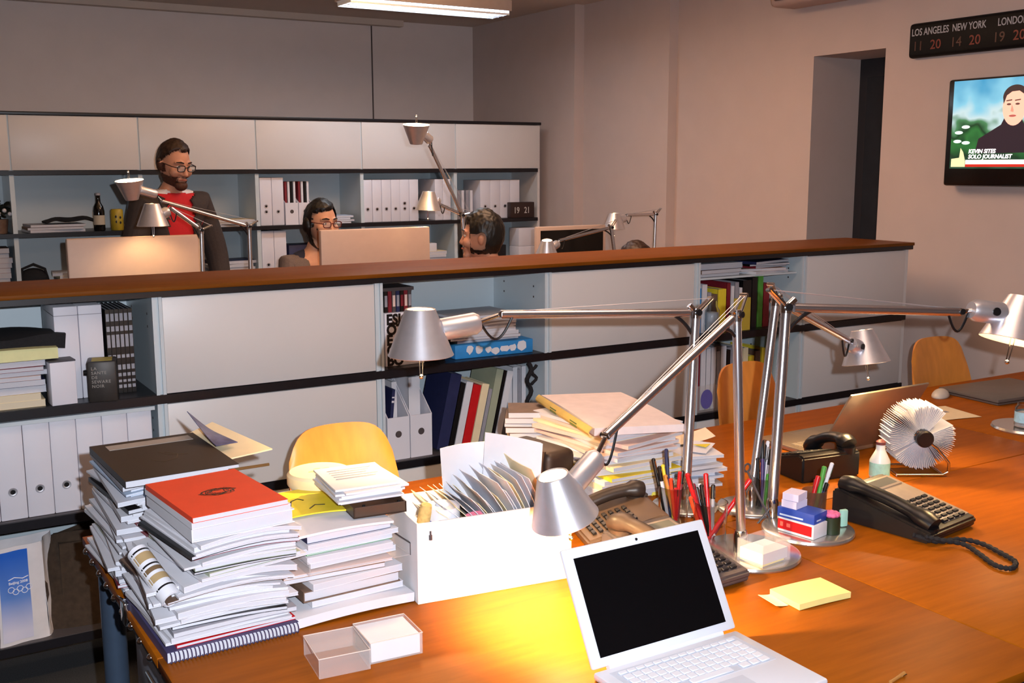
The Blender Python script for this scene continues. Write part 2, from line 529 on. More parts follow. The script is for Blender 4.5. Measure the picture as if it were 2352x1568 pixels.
# ---------------------------------------------------------------- generic things
def book(name, label, cat, loc, rz, w, d, t, cover, pages=None, group=None, hard=False, sag=0.0, rot=None, spine_m=None):
    """a lying book or magazine: spine along its own -x side, base at z = 0"""
    o = thing(name, label, cat, loc, rz, group, rot)
    c = min(.0022 if hard else .0009, t * .2)
    e = .003 if hard else .0006
    f = (lambda x, z: z) if not sag else (lambda x, z: z - sag * (2 * x / w) ** 2 * (1 if x > 0 else .5))
    n = 6 if sag else 1
    def slab(mb, x0, x1, y0, y1, z0, z1, m=0):
        for k in range(n):
            a, b = x0 + (x1 - x0) * k / n, x0 + (x1 - x0) * (k + 1) / n
            vs = [mb.bm.verts.new((x, y, f(x, z))) for z in (z0, z1) for y in (y0, y1) for x in (a, b)]
            q = [(0, 2, 3, 1), (4, 5, 7, 6), (0, 1, 5, 4), (2, 6, 7, 3)]
            if k == 0:
                q.append((0, 4, 6, 2))
            if k == n - 1:
                q.append((1, 3, 7, 5))
            for g in q:
                mb.bm.faces.new([vs[i] for i in g]).material_index = m
        return mb
    cv = MB()
    slab(cv, -w / 2, w / 2, -d / 2, d / 2, t - c, t)
    slab(cv, -w / 2, w / 2, -d / 2, d / 2, 0, c)
    slab(cv, -w / 2 - (.002 if hard else .0006), -w / 2, -d / 2, d / 2, 0, t, 1 if spine_m else 0)
    bmesh.ops.remove_doubles(cv.bm, verts=cv.bm.verts[:], dist=1e-5) if n > 1 else None
    cv.build('cover', [cover] + ([spine_m] if spine_m else []), o)
    pg = slab(MB(), -w / 2 + .0002, w / 2 - e, -d / 2 + e, d / 2 - e, c, t - c)
    bmesh.ops.remove_doubles(pg.bm, verts=pg.bm.verts[:], dist=1e-5) if n > 1 else None
    pg.build('pages', pages or PAGES, o)
    return o

def upright(name, label, cat, loc, t, h, d, cover, pages=None, group=None, lean=0.0, rz=0.0, stripes=None):
    """a standing book or magazine, spine facing its own -y, foot at z = 0, leaning about y"""
    o = thing(name, label, cat, loc, 0, group, rot=(0, lean, rz))
    c = min(.002, t * .2)
    cv = MB().b2(-t / 2, -t / 2 + c, 0, d, 0, h).b2(t / 2 - c, t / 2, 0, d, 0, h).b2(-t / 2, t / 2, -.001, c, 0, h)
    cv.build('cover', cover, o)
    MB().b2(-t / 2 + c, t / 2 - c, c, d - .002, .002, h - .003).build('pages', pages or PAGES, o)
    if stripes:
        sb = MB()
        for z0, z1 in stripes[0]:
            sb.b2(-t * .38, t * .38, -.0018, -.0008, z0 * h, z1 * h)
        sb.build('spine_print', stripes[1], o)
    return o

def binder(label, loc, group, w=.072, h=.30, d=.26, rz=0.0, lab=False, dots=1, name='ring_binder'):
    o = thing(name, label, 'binder', loc, rz, group)
    b = MB().b2(-w / 2, w / 2, 0, d, 0, h, bev=.003)
    b.build('cover', BINDER, o)
    for k in range(dots):
        z = .085 + .035 * k
        rg = MB().lathe([(.006, .0005), (.010, .0015), (.0125, .0015), (.0135, 0)], (0, 0, z), (0, -1, 0), 20)
        rg.build('finger_ring', ALU, o)
        MB().lathe([(0, .0008), (.0095, .0008), (.0095, 0)], (0, 0, z), (0, -1, 0), 20).build('finger_hole', BLACK, o)
    return o

def magfile(label, loc, group, w=.085, h=.30, d=.25, low=.13, rz=0.0):
    """a cardboard magazine file with its low front towards -y"""
    o = thing('magazine_file', label, 'magazine file', loc, rz, group)
    t = .003
    b = MB()
    side = [(0, 0), (d, 0), (d, h), (d * .55, h), (0, low)]
    for x in (-w / 2, w / 2 - t):
        b.prism(side, x, x + t, 0, Matrix(((0, 0, 1, 0), (1, 0, 0, 0), (0, 1, 0, 0), (0, 0, 0, 1))))
    b.b2(-w / 2 + t, w / 2 - t, 0, t, 0, low)
    b.b2(-w / 2 + t, w / 2 - t, d - t, d, 0, h)
    b.b2(-w / 2 + t, w / 2 - t, t, d - t, 0, t)
    b.build('box', BINDER, o)
    MB().lathe([(0, .0008), (.0115, .0008), (.0125, 0)], (0, 0, low * .6), (0, -1, 0), 20).build('finger_hole', DKGREY, o)
    return o

# ---------------------------------------------------------------- low cabinet
CY, CB = 3.36, 3.76
Z1, Z2, Z3, ZT = .87, .535, .20, 1.205       # undersides / tops of the rows
xs = [-.64, .05, .758, 1.50, 2.194, 2.928, 3.543, 4.231]
lc = thing('low_cabinet', 'long white metal office cabinet with sliding doors and open bays behind the desks', 'cabinet', (xs[0], CY, 0))
ox = xs[0]
L = lambda x: x - ox
for x in (xs[0], xs[-1] - .02):
    MB().b2(L(x), L(x) + .02, 0, .40, .17, ZT).build('side_panel', WHITE, lc)
for x in xs[1:-1]:
    dv = MB().b2(L(x) - .012, L(x) + .012, .004, .39, .17, ZT)
    dv.build('divider', INSIDE, lc)
    MB().b2(L(x) - .015, L(x) - .005, -.004, .006, .17, ZT).b2(L(x) + .005, L(x) + .015, -.004, .006, .17, ZT).build('divider_edge', EDGE, lc)
MB().b2(L(xs[0]) + .02, L(xs[-1]) - .02, .385, .40, .17, ZT).build('back_panel', INSIDE, lc)
for z in (Z1, Z2):
    MB().b2(.02, L(xs[-1]) - .001, -.006, .384, z, z + .028).build('shelf', BLACKP, lc)
MB().b2(.0, L(xs[-1]), -.004, .40, .15, .178).build('bottom_shelf', BLACKP, lc)
for i in (2, 4, 6):
    for z0, z1 in ((Z1 + .030, ZT - .003), (Z2 + .030, Z1 - .003), (.182, Z2 - .003)):
        a, b = L(xs[i]) + (.016), L(xs[i + 1]) - (.016 if i < 6 else .021)
        MB().b2(a, b, -.002, .016, z0, z1, bev=.002).build('door', WHITE, lc)
for i in (3, 5):
    a, b = L(xs[i]) + .016, L(xs[i + 1]) - .016
    MB().b2(a, b, -.002, .016, .182, Z2 - .003, bev=.002).build('door', WHITE, lc)
for i in (1, 3, 5):                              # grey liners on the open shelves, screw holes in their sides
    a, b = L(xs[i]) + .016, L(xs[i + 1]) - .016
    for z in ((Z1, Z2) if i != 1 else (Z1, Z2, .15)):
        MB().b2(a, b, .0, .38, z + .0282, z + .0292).build('shelf_liner', GREYP if z != Z1 else BLACKP, lc)
    for z in (ZT - .06, ZT - .10, Z1 - .06, Z1 - .10):
        for y in (.08, .30):
            MB().lathe([(0, .001), (.004, .001), (.004, 0)], (b - .0005 + .004, y, z), (-1, 0, 0), 10).build('screw', DKGREY, lc)
for x in (.1, 1.6, 3.2, L(xs[-1]) - .1):
    for y in (.06, .34):
        MB().lathe([(.022, 0), (.022, .01), (.014, .015), (.014, .15)], (x, y, 0), seg=14).build('foot', ALU, lc)
# flap guide of the open bay at the end of the cabinet
MB().b2(L(.07), L(.735), .0, .012, Z2 + .318, Z2 + .330).build('flap_rail', EDGE, lc)

ct = thing('countertop', 'long brown veneered top board lying on the low white cabinet', 'worktop', (xs[0], CY - .015, ZT))
MB().b2(0, L(4.255), 0, .42, .018, .032, bev=.002).build('board', WOODTOP, ct)
MB().b2(0, L(4.25), .004, .416, 0, .018).build('underside', BLACKP, ct)

# --- contents of the open bay nearest the paper bag (x .06 - .75)
z = Z1 + .0295
def stack(prefix, cat, where, group, x, y, z, items, rnd, jit=.006, rzj=3, rz=0, end='bottom'):
    """items: (width, depth, thickness, colour word, hard) from the bottom up; labels count from the top"""
    n = len(items)
    out = []
    for i, it in enumerate(items):
        w, d, t, c = it[:4]
        pg = it[4] if len(it) > 4 else PAGES
        k = n - 1 - i
        ord_ = 'topmost' if k == 0 else (ORD[k] + ' from the top')
        o = book(prefix, f'{c} {prefix.replace("_", " ")}, {ord_} of the {where}', cat, (x + rnd.uniform(-jit, jit), y + rnd.uniform(-jit, jit), z), R(rz + rnd.uniform(-rzj, rzj)), w, d, t, COVERS[c], pg, group)
        z += t + .0002
        out.append(o)
    return out, z
rn = random.Random(4)
_, zz = stack('book', 'book', 'low cabinet end pile', 'books in the low cabinet pile', .31, CY + .15, z,
      [(.24, .25, .020, 'cream', CREAMPG), (.22, .25, .020, 'cream', CREAMPG), (.23, .25, .022, 'white'), (.25, .26, .018, 'navy'), (.23, .25, .012, 'pink'), (.24, .25, .015, 'grey'), (.23, .26, .012, 'dark red'), (.24, .25, .016, 'white')], rn, .006, 2)
lt = [c for c in bpy.data.objects if c.name.startswith('book') and c.get('label', '').startswith('white book, sixth')]
for k in lt:
    t1 = lettering('TERRE PAX', .017, mat('spine_red', 'a8202a', 0.5), k, (-.10, -.1265, .004), (R(90), 0, 0), bold=.0006, name='spine_lettering')
    k['label'] = 'white book with red spine letters, sixth from the top of the low cabinet end pile'
fd = thing('paper_folder', 'pale yellow paper folder on the book pile under the black cloth', 'folder', (.32, CY + .155, zz + .002))
fb2 = MB().b2(-.145, .145, -.13, .13, 0, .030, bev=.004)
fb2.build('contents', CREAM, fd)
MB().sheet(lambda u, v: (-.15 + .30 * u, -.14 + .28 * v, .0335 + .003 * math.sin(u * 3)), 8, 3, .0015).sheet(lambda u, v: (-.15 + .3 * u, -.136 + .001 * v, .001 + .033 * v), 8, 1, .0012).build('cover', mat('pale_folder', 'dcd9a0', 0.6), fd)
zz += .04
cb = thing('folded_umbrella_bag', 'black folded cloth bag with a cord lying on the yellow folder', 'bag', (.34, CY + .15, zz))
MB().sheet(lambda u, v: (-.20 + .36 * u, -.10 + .20 * v, .028 + .018 * math.sin(PI * v) * (1 - .6 * u) + .006 * math.sin(9 * u + 3 * v)), 16, 8, .045).build('cloth', BLACKM, cb)
MB().tube([(.15, -.03, .02), (.185, -.05, .012), (.21, -.06, -.012), (.222, -.065, -.035)], [.008, .007, .006, .004]).build('strap', mat('grey_strap', '5a5658', 0.7), cb)
for k, (x, h) in enumerate(((.505, .285), (.575, .285))):
    o = thing('archive_box', f'tall white archive box {"next to the black cloth" if k == 0 else "beside the striped black magazines"} in the low cabinet', 'box', (x, CY + .07, z), 0, 'tall white archive boxes')
    MB().b2(-.034, .034, 0, .25, 0, h, bev=.002).build('carton', BINDER, o)
    MB().b2(-.034, .034, -.0008, .2, h - .028, h - .026).build('lid_seam', GREY, o)
o = thing('white_carton', 'small white carton standing in front of the tall white archive boxes', 'box', (.475, CY + .03, z), R(4))
MB().b2(-.036, .036, -.03, .035, 0, .130, bev=.002).build('carton', BINDER, o)
MB().b2(-.037, .037, -.031, .036, .130, .134).build('lid', mat('dark_lid', '3c3a44', 0.5), o)
o = thing('tin_box', 'dark metal box with pale writing and a yellow label on top', 'box', (.590, CY + .015, z), R(-12))
MB().b2(-.042, .042, -.04, .05, 0, .125, bev=.006).build('body', mat('dark_tin', '35302d', 0.45, 0.3, var=.25), o)
MB().b2(-.028, .030, -.03, .03, .1252, .1262).build('paper_label', mat('mustard_label', 'a8973c', 0.6), o)
MB().lathe([(.0, .010), (.008, .010), (.010, 0)], (-.0415, -.02, .09), (-1, 0, 0), 14).build('latch', BLACK, o)
for i, s_ in enumerate(('LA', 'SANTE', 'DE', 'SEWARE', 'NOIR')):
    lettering(s_, .013, mat('pale_writing', '938c86', 0.6, var=0), o, (-.03, -.0412, .100 - i * .0135), (R(90), 0, 0), bold=.0001, spacing=1.15)
for k in range(6):
    upright('magazine', f'black striped magazine, {ORD[k]} of the row from the tall white boxes towards the divider', 'magazine', (.628 + .0135 * k, CY + .09, z), .0125, .265, .20, BLACK, None, 'black striped magazines', 0, 0,
            (((.06, .10), (.13, .16), (.20, .24), (.28, .34), (.42, .46), (.55, .70), (.74, .80), (.86, .95)), GREY))
# lower open row: lever arch files
z = Z2 + .0295
for k in range(9):
    x = .095 + .0745 * k
    binder(f'white lever arch binder, {ORD[8 - k]} from the divider on the low shelf above the bag', (x, CY + .02, z), 'white binders over the paper bag', .0735, .298)
# bags on the bottom shelf
z = .1795
bg = thing('paper_carrier_bag', 'white carrier bag with a blue front and white rings on the bottom shelf', 'bag', (.335, CY + .02, z), R(8))
def bagf(k):
    w, d, h = .145, .07, .30
    return w, d, h
bb = MB()
prof = [(-.078, 0, 0), (.05, 0, 0)]
def bag_side(u, v, x0, y0, x1, y1, bul):
    zz = v * .305
    s = 1 - .08 * v
    x = (x0 + (x1 - x0) * u) * s
    y = (y0 + (y1 - y0) * u) * s
    n = Vector((y1 - y0, -(x1 - x0), 0)).normalized()
    b = bul * math.sin(PI * u) * math.sin(PI * v * .9) + .003 * math.sin(9 * u + 7 * v)
    return (x + n.x * b, y + n.y * b, zz)
bb.sheet(lambda u, v: bag_side(u, v, -.085, -.0, .055, -.0, .006), 10, 10, .001)
bb.sheet(lambda u, v: bag_side(u, v, .055, 0, .11, .09, -.012), 8, 10, .001)
bb.sheet(lambda u, v: bag_side(u, v, .11, .09, -.085, .09, .006), 10, 10, .001)
bb.sheet(lambda u, v: bag_side(u, v, -.085, .09, -.085, 0, -.010), 6, 10, .001)
bb.b2(-.084, .06, .002, .088, 0, .002)
bb.build('paper_body', mat('white_bag_paper', 'd9d4d6', 0.5, var=.05, scale=30), bg)
def bluemat():
    m = mat('blue_bag_print', '2a63b8', 0.45, var=.05)
    nt = m.node_tree
    tc = nt.nodes.new('ShaderNodeTexCoord'); sp = nt.nodes.new('ShaderNodeSeparateXYZ'); mr = nt.nodes.new('ShaderNodeMapRange'); rp = nt.nodes.new('ShaderNodeValToRGB')
    nt.links.new(tc.outputs['Object'], sp.inputs[0]); nt.links.new(sp.outputs['Z'], mr.inputs[0])
    mr.inputs['From Min'].default_value = .04; mr.inputs['From Max'].default_value = .28
    nt.links.new(mr.outputs[0], rp.inputs[0])
    for e, c in zip(rp.color_ramp.elements, ('d3cfe0', '1c5cc0')):
        e.color = lin(c) + (1,)
    e = rp.color_ramp.elements.new(.45); e.color = lin('5f86cc') + (1,)
    nt.links.new(rp.outputs[0], nt.nodes['Principled BSDF'].inputs['Base Color'])
    return m
MB().sheet(lambda u, v: tuple(a + b for a, b in zip(bag_side(.05 + .62 * u, .04 + .92 * v, -.085, 0, .055, 0, .006), (0, -.0015, 0))), 10, 10, .0006).build('printed_front', bluemat(), bg)
RINGW = mat('print_white', 'e4e4f0', 0.5, var=0)
for k in range(5):
    cx, cz = (-.046 + .0125 * k * 1.0, .176 - (.008 if k % 2 else 0))
    MB().tube([(cx + .0085 * math.cos(a * PI / 10), -.0105, cz + .0085 * math.sin(a * PI / 10)) for a in range(21)], .0011, 6).build('printed_ring', RINGW, bg)
lettering('Beijing 2008', .011, RINGW, bg, (-.052, -.0105, .193), (R(90), 0, 0), bold=.0003)
MB().tube([(-.052, -.0105, .207), (-.035, -.0105, .213), (-.012, -.0105, .206), (.004, -.0105, .211)], .0016, 6).build('printed_brush_mark', RINGW, bg)
MB().tube([(.058, .03, .09), (.066, .03, .12), (.064, .03, .155), (.058, .03, .165)], .004, 8).build('handle', mat('brown_cord', '3a2a22', 0.7), bg)
bs = thing('cloth_sack', 'dark brown slack cloth sack on the bottom shelf behind the carrier bag', 'bag', (.56, CY + .13, z))
MB().sheet(lambda u, v: (.19 * math.cos(2 * PI * u) * (1 - .35 * v ** 2) + .015 * math.sin(7 * v + 9 * u), .10 * math.sin(2 * PI * u) * (1 - .35 * v ** 2) + .012 * math.sin(11 * u), .29 * v + .01 * math.sin(12 * u) * v), 32, 10, 0).b2(-.12, .12, -.06, .06, .0, .27).build('cloth', mat('brown_sackcloth', '3a2c20', 0.9, var=.3, scale=60, bump=.4), bs)
bs2 = thing('rucksack', 'black slack rucksack at the end of the bottom cabinet shelf', 'bag', (.16, CY + .17, z))
MB().ball((0, 0, .14), .1, sc=(1.0, .9, 1.4)).build('body', BLACKM, bs2)
MB().tube([(.09, -.06, .04), (.105, -.075, .12), (.07, -.07, .22), (.02, -.03, .27)], .009, 8).build('strap', BLACKM, bs2)

# --- open bay with the lettered bag (x 1.5 - 2.19)
z = Z1 + .0295
pk = at(905, 700, Y=CY + .1)
tb = thing('lettered_paper_box', 'white box printed with big black letters behind the lamp shade', 'box', (1.622, CY + .05, z), R(0))
MB().b2(-.078, .075, 0, .12, 0, .190, bev=.002).build('carton', BINDER, tb)
for i, s_ in enumerate(('ESIGN', 'OTHER', 'EAT', 'OU.', 'BO')):
    lettering(s_, .051, BLACK, tb, (-.072, -.0008, .150 - i * .0365), (R(90), 0, 0), bold=.0022, xs=.92)
zc = z + .190
for k in range(7):
    o = thing('disc_case', f'dark disc case, {ORD[k]} of the row standing on the lettered box', 'disc case', (1.557 + .0155 * k, CY + .065, zc + .0005), 0, 'disc cases on the lettered box')
    MB().b2(-.0065, .0065, 0, .12, 0, .075).build('case', [BLACK, MAROON, DKGREY, NAVY][k % 4], o)
    MB().b2(-.005, .005, -.0012, -.0002, .02, .06).build('paper_spine', [GREY, MAROON, PINKP][k % 3], o)
o = thing('dark_carton', 'flat dark carton lying over the row of disc cases', 'box', (1.604, CY + .06, zc + .076), 0)
MB().b2(-.06, .06, 0, .13, 0, .012).build('carton', DKGREY, o)
o = thing('black_carton', 'small black carton behind the hanging lamp pull', 'box', (1.74, CY + .06, z), R(3))
MB().b2(-.05, .05, 0, .1, 0, .105, bev=.003).build('carton', BLACK, o)
bw = thing('blue_white_box', 'flat blue box with white swirls on the black cabinet shelf', 'box', (1.985, CY + .04, z), R(-2))
MB().b2(-.165, .165, 0, .28, 0, .052, bev=.003).build('carton', SKYB, bw)
sw = MB()
rn = random.Random(8)
for k in range(7):
    x = -.10 + .035 * k
    sw.prism([(px_ + rn.uniform(-.003, .003), py_ + rn.uniform(-.003, .003)) for px_, py_ in ell(x + rn.uniform(-.006, .006), .026 + rn.uniform(-.006, .006), rn.uniform(.012, .022), rn.uniform(.010, .019), 11)], 0, .001, 0, Matrix(((1, 0, 0, 0), (0, 0, -1, -.0002), (0, 1, 0, 0), (0, 0, 0, 1))))
sw.build('white_pattern', PAPER, bw)
rn = random.Random(11)
stack('magazine', 'magazine', 'pile on the blue and white box', 'magazines on the blue and white box', 1.96, CY + .17, z + .0525,
      [(.27 + rn.uniform(-.02, .02), .22, rn.uniform(.008, .016), c) for c in ('grey', 'brown', 'white', 'white', 'pink', 'white', 'grey', 'white')], rn, .015, 5)
z = Z2 + .0295
for k, x in enumerate((1.575, 1.665)):
    magfile(f'white magazine file {"at the divider" if k == 0 else "next to the leaning navy folder"} in the open bay', (x, CY + .02, z), 'white magazine files in the open bay', .086, .27, .25, .155)
upright('magazine', 'dark blue magazine slanting inside the file at the divider', 'magazine', (1.548, CY + .05, z + .012), .012, .24, .19, NAVY, None, None, R(6), 0, (((.80, .83), (.87, .89)), PAPER))
upright('paper_wad', 'loose white papers sticking up in the file at the divider', 'paper', (1.588, CY + .08, z + .012), .020, .26, .15, PAPER, PAPER)
upright('paper_wad', 'loose white papers sticking up beside the navy folder', 'paper', (1.668, CY + .08, z + .012), .045, .27, .15, PAPER, PAPER)
leans = [('ring_folder', 'navy', .045, .285, 'navy blue folder leaning beside the white magazine files'), ('book', 'black', .020, .25, 'black book leaning in front of the navy folder'),
         ('book', 'white', .028, .25, 'thick white book leaning between the black and the red book'), ('book', 'red', .034, .235, 'red book leaning in the middle of the open bay'),
         ('book', 'cream', .030, .235, 'cream book leaning against the red one'), ('book', 'grey', .014, .215, 'thin grey book leaning beside the cream one'),
         ('book', 'grey-green', .030, .285, 'tall grey-green book leaning in the open bay'), ('book', 'black', .012, .28, 'thin black book leaning beside the grey-green one'),
         ('book', 'white', .026, .275, 'tall white book leaning on the thin black one')]
x = 1.735
for n_, c, t, h, lb in leans:
    upright(n_, lb, n_.split('_')[-1], (x + t / 2, CY + .04, z + t / 2 * math.sin(R(13)) + .0003), t, h, .18, COVERS[c], None, None, R(13), 0)
    x += t * 1.03 + .003
for k, (t, c, h) in enumerate(((.02, 'white', .25), (.022, 'white', .27), (.015, 'grey', .26), (.02, 'white', .27))):
    x += t + .002
    upright('magazine', f'{c} magazine, {ORD[k]} of the upright ones after the leaning books', 'magazine', (x + .055, CY + .10, z), t * .95, h, .2, COVERS[c], None, None, 0)
hb = thing('black_cable', 'black coiled cable hanging from the shelf edge behind the brown stack', 'cable', (2.10, CY - .012, Z1))
MB().tube([(.01 * math.sin(k * .9) , -.006 + .004 * math.cos(k * .9), -.012 * k) for k in range(16)], .008, 8).tube([(.02 + .012 * math.cos(k), -.008, -.01 - .008 * k) for k in range(10)], .006, 8).build('cord', BLACKM, hb)

# --- open bay behind the lamp posts (x 2.93 - 3.54)
z = Z1 + .0295
rn = random.Random(21)
cols = ['white', 'grey', 'brown', 'white', 'cream', 'green', 'pink', 'dark red']
x = 2.96
row = [('white', .012, .24), ('sky blue', .02, .22), ('white', .028, .235), ('grey', .02, .2), ('brown', .03, .19), ('yellow', .045, .21), ('dark red', .02, .235), ('white', .018, .22), ('grey', .022, .235), ('white', .016, .21), ('black', .05, .24), ('black', .03, .25), ('green', .03, .255), ('dark red', .035, .22)]
for k, (c, t, h) in enumerate(row):
    upright('book', f'{c} upright book, {ORD[k]} from the door side in the crowded top bay', 'book', (x + t / 2, CY + .05, z), t, h - .03, .2, COVERS[c], None, 'books in the crowded top bay')
    x += t + .004
zt = z + .23
o = thing('shelf_board', 'thin white shelf plate carrying magazines in the crowded bay', 'shelf', (3.235, CY + .2, zt - .002))
MB().b2(-.285, .285, -.18, .18, 0, .008).build('plate', EDGE, o)
stack('magazine', 'magazine', 'heap by the divider under the brown top', 'magazines under the brown top', 3.09, CY + .14, zt + .0065, [(.24, .2, .014, 'navy'), (.23, .2, .016, 'brown'), (.24, .2, .014, 'navy'), (.24, .2, .012, 'white')], rn, .01, 4)
stack('magazine', 'magazine', 'wall side heap under the brown top', 'magazines by the wall under the brown top', 3.36, CY + .14, zt + .0065, [(.22, .2, .012, 'white'), (.23, .2, .010, 'pink'), (.22, .2, .012, 'dark red'), (.22, .2, .008, 'black'), (.24, .2, .012, 'navy')], rn, .02, 12)
o = thing('yellow_carton', 'yellow card standing before the books behind the lamp posts', 'box', (3.20, CY + .012, z), R(3))
MB().b2(-.045, .045, 0, .012, 0, .14).build('carton', mat('mustard_card', 'c0a63c', 0.6), o)
o = thing('glass_jar', 'shiny glass jar in the crowded bay behind the chrome lamp post', 'jar', (3.03, CY + .018, z))
MB().lathe([(0, 0), (.03, 0), (.032, .01), (.032, .10), (.022, .12), (.022, .14), (.019, .14), (.019, .118), (.029, .098), (.029, .012), (0, .01)], seg=24).build('vessel', GLASS, o)
MB().lathe([(0, .012), (.027, .012), (.027, .09), (0, .09)], seg=20).build('contents', PALEB, o)
z = Z2 + .0295
x = 2.955
row = [('white', .025, .28), ('dark red', .016, .26), ('white', .026, .28), ('white', .024, .275), ('white', .026, .28), ('grey', .02, .26), ('white', .03, .28), ('black', .02, .26)]
for k, (c, t, h) in enumerate(row):
    upright('catalogue', f'{c} upright catalogue, {ORD[k]} from the door side on the shelf behind the chair', 'catalogue', (x + t / 2, CY + .05, z), t, h - .012, .2, COVERS[c], None, 'catalogues behind the chair')
    x += t + .004
o = thing('clear_file_tray', 'clear standing tray with a round violet mark holding catalogues', 'tray', (3.045, CY + .015, z))
MB().b2(-.09, .09, 0, .003, 0, .115).build('front', ACRYL, o)
MB().prism(ell(-.035, .055, .033, .042, 24), 0, .001, 0, Matrix(((1, 0, 0, 0), (0, 0, -1, -.0005), (0, 1, 0, 0), (0, 0, 0, 1)))).build('round_mark', mat('violet_print', '6a62ac', 0.5), o)
for k, (c, t, h) in enumerate((('grey', .06, .25), ('cream', .03, .23), ('cream', .03, .24), ('yellow', .03, .20), ('brown', .03, .22), ('yellow', .022, .23))):
    x += .004
    upright('book', f'{c} book, {ORD[k]} after the catalogues on the shelf behind the chair', 'book', (x + t / 2, CY + .09, z), t, h, .2, COVERS[c], None, 'books behind the chair back')
    x += t + .003

# ---------------------------------------------------------------- rear storage wall
BY = 6.60
bx = [-.66, .04, .743, 1.438, 2.142, 2.849, 3.547, 4.238]
rc = thing('storage_wall', 'long white cabinet row with black shelves and flap doors in front of the far wall', 'cabinet', (bx[0], BY, 0))
L2 = lambda x: x - bx[0]
BZ = [.16, .52, .87, 1.205, 1.555, 1.885]       # shelf undersides
for x in (bx[0], bx[-1] - .02):
    MB().b2(L2(x), L2(x) + .02, .002, .38, .0, 1.90).build('side_panel', WHITE, rc)
for x in bx[1:-1]:
    MB().b2(L2(x) - .012, L2(x) + .012, .004, .365, .0, 1.885).build('divider', INSIDE, rc)
MB().b2(.02, L2(bx[-1]) - .02, .365, .38, .0, 1.885).build('back_panel', INSIDE, rc)
for z in BZ[:-1]:
    MB().b2(.02, L2(bx[-1]) - .0202, -.006, .364, z, z + .024).build('shelf', BLACKP, rc)
MB().b2(-.005, L2(bx[-1]) + .004, -.012, .384, 1.886, 1.905, bev=.002).build('top_panel', BLACKP, rc)
for i in range(7):
    a, b = L2(bx[i]) + .004, L2(bx[i + 1]) - .004
    MB().b2(a, b, -.004, .014, 1.581, 1.884, bev=.002).build('door', WHITE, rc)
for i in range(7):
    for z0, z1 in ((.186, .518), (.546, .868)):
        MB().b2(L2(bx[i]) + .004, L2(bx[i + 1]) - .004, -.004, .014, z0, z1, bev=.002).build('door', WHITE, rc)
SH = BZ[3] + .0245
def rowb(xa, n, grp, w=.072, h=.29, dots=1, start=0, phr=''):
    for k in range(n):
        binder(f'white binder, {ORD[k]} {phr}', (xa + w / 2 + (w + .002) * k, BY + .03, SH), grp, w, h, .25, dots=dots if k == start else 1)
rowb(2.166, 2, 'binders behind the woman', .076, .30, 2, 0, 'next to the striped magazines on the rear shelf')
for k in range(2):
    xk = 2.166 + .156 + .05 + .09 * k
    magfile(f'white magazine file, {ORD[k]} after the binders on the rear shelf', (xk, BY + .03, SH), 'rear shelf magazine files', .086, .20, .24, .14)
    for j, c in enumerate(('dark red', 'white', 'black', 'white')):
        upright('magazine', f'{c} striped magazine, {ORD[j]} in the {ORD[k]} rear shelf file', 'magazine', (xk - .030 + .019 * j, BY + .05, SH + .004), .014, .27, .16, COVERS[c], None, 'magazines in rear shelf files')
rowb(2.865, 4, 'binders behind the upright lamp', .066, .28, 1, 0, 'from the divider on the rear shelf under the upturned lamp')
rowb(3.135, 2, 'binders behind the upright lamp', .068, .28, 2, 0, 'before the gap on the rear shelf behind the golden lamp')
rowb(3.40, 2, 'binders behind the upright lamp', .06, .28, 1, 0, 'after the gap on the rear shelf behind the lamp arm')
for k in range(4):
    upright('magazine', f'pale magazine, {ORD[k]} of the four standing by the flip clock', 'magazine', (3.60 + .034 * k, BY + .06, SH), .020, .20, .2, [GREY, PAPER][k % 2], None, 'magazines by the flip clock')
for k in range(4):
    binder(f'white binder, {ORD[k]} of the row behind the flip clock', (3.81 + .082 * k, BY + .05, SH), 'binders behind the flip clock', .08, .27, .25)
fc = thing('flip_clock', 'brown flip clock showing 19 21 on the rear shelf', 'clock', (4.085, BY + .008, SH), R(0))
MB().b2(-.10, .10, -.02, .035, 0, .112, bev=.006).build('case', mat('flip_clock_case', '33231f', 0.4), fc)
for t_, x in (('19', -.052), ('21', .036)):
    lettering(t_, .062, mat('flip_digit', 'c5bfba', 0.5, var=0), fc, (x, -.0212, .034), (R(90), 0, 0), name='digits', bold=.0006, align='CENTER', xs=.8)
# stacks on the rear shelf behind the standing person and to his side
rn = random.Random(31)
stack('magazine', 'magazine', 'rear shelf pile beside the woman', 'magazines beside the woman', 2.68, BY + .15, SH, [(.24, .2, .012, c) for c in ('white', 'grey', 'white', 'pale blue')], rn, .02, 6)
stack('magazine', 'magazine', 'rear shelf pile behind the long lamp', 'magazines behind the long lamp', 2.00, BY + .15, SH, [(.24, .2, .014, c) for c in ('white', 'grey', 'cream')], rn, .02, 6)
stack('magazine', 'magazine', 'flat pile beside the beer bottle', 'magazines beside the bottle', .97, BY + .16, SH, [(.30, .22, .014, c) for c in ('white', 'brown', 'grey')], rn, .02, 6)
dc = thing('dark_cloth', 'dark crumpled cloth on the flat pile beside the bottle', 'cloth', (1.06, BY + .14, SH + .0435))
MB().sheet(lambda u, v: (-.15 + .30 * u, -.08 + .16 * v, .014 + .03 * math.sin(PI * u) * (.6 + .4 * math.sin(4 * v)) + .008 * math.sin(10 * u)), 14, 8, .012).build('fabric', BLACKM, dc)
bo = at(229, 522, Y=BY + .06)
bt = thing('beer_bottle', 'dark beer bottle with a white label on the rear shelf', 'bottle', (bo.x, BY + .06, SH))
MB().lathe([(0, 0), (.029, 0), (.032, .004), (.032, .115), (.027, .14), (.014, .165), (.0125, .20), (.014, .205), (.014, .215), (0, .215)], seg=24).build('glass', mat('dark_bottle_glass', '14100e', 0.12), bt)
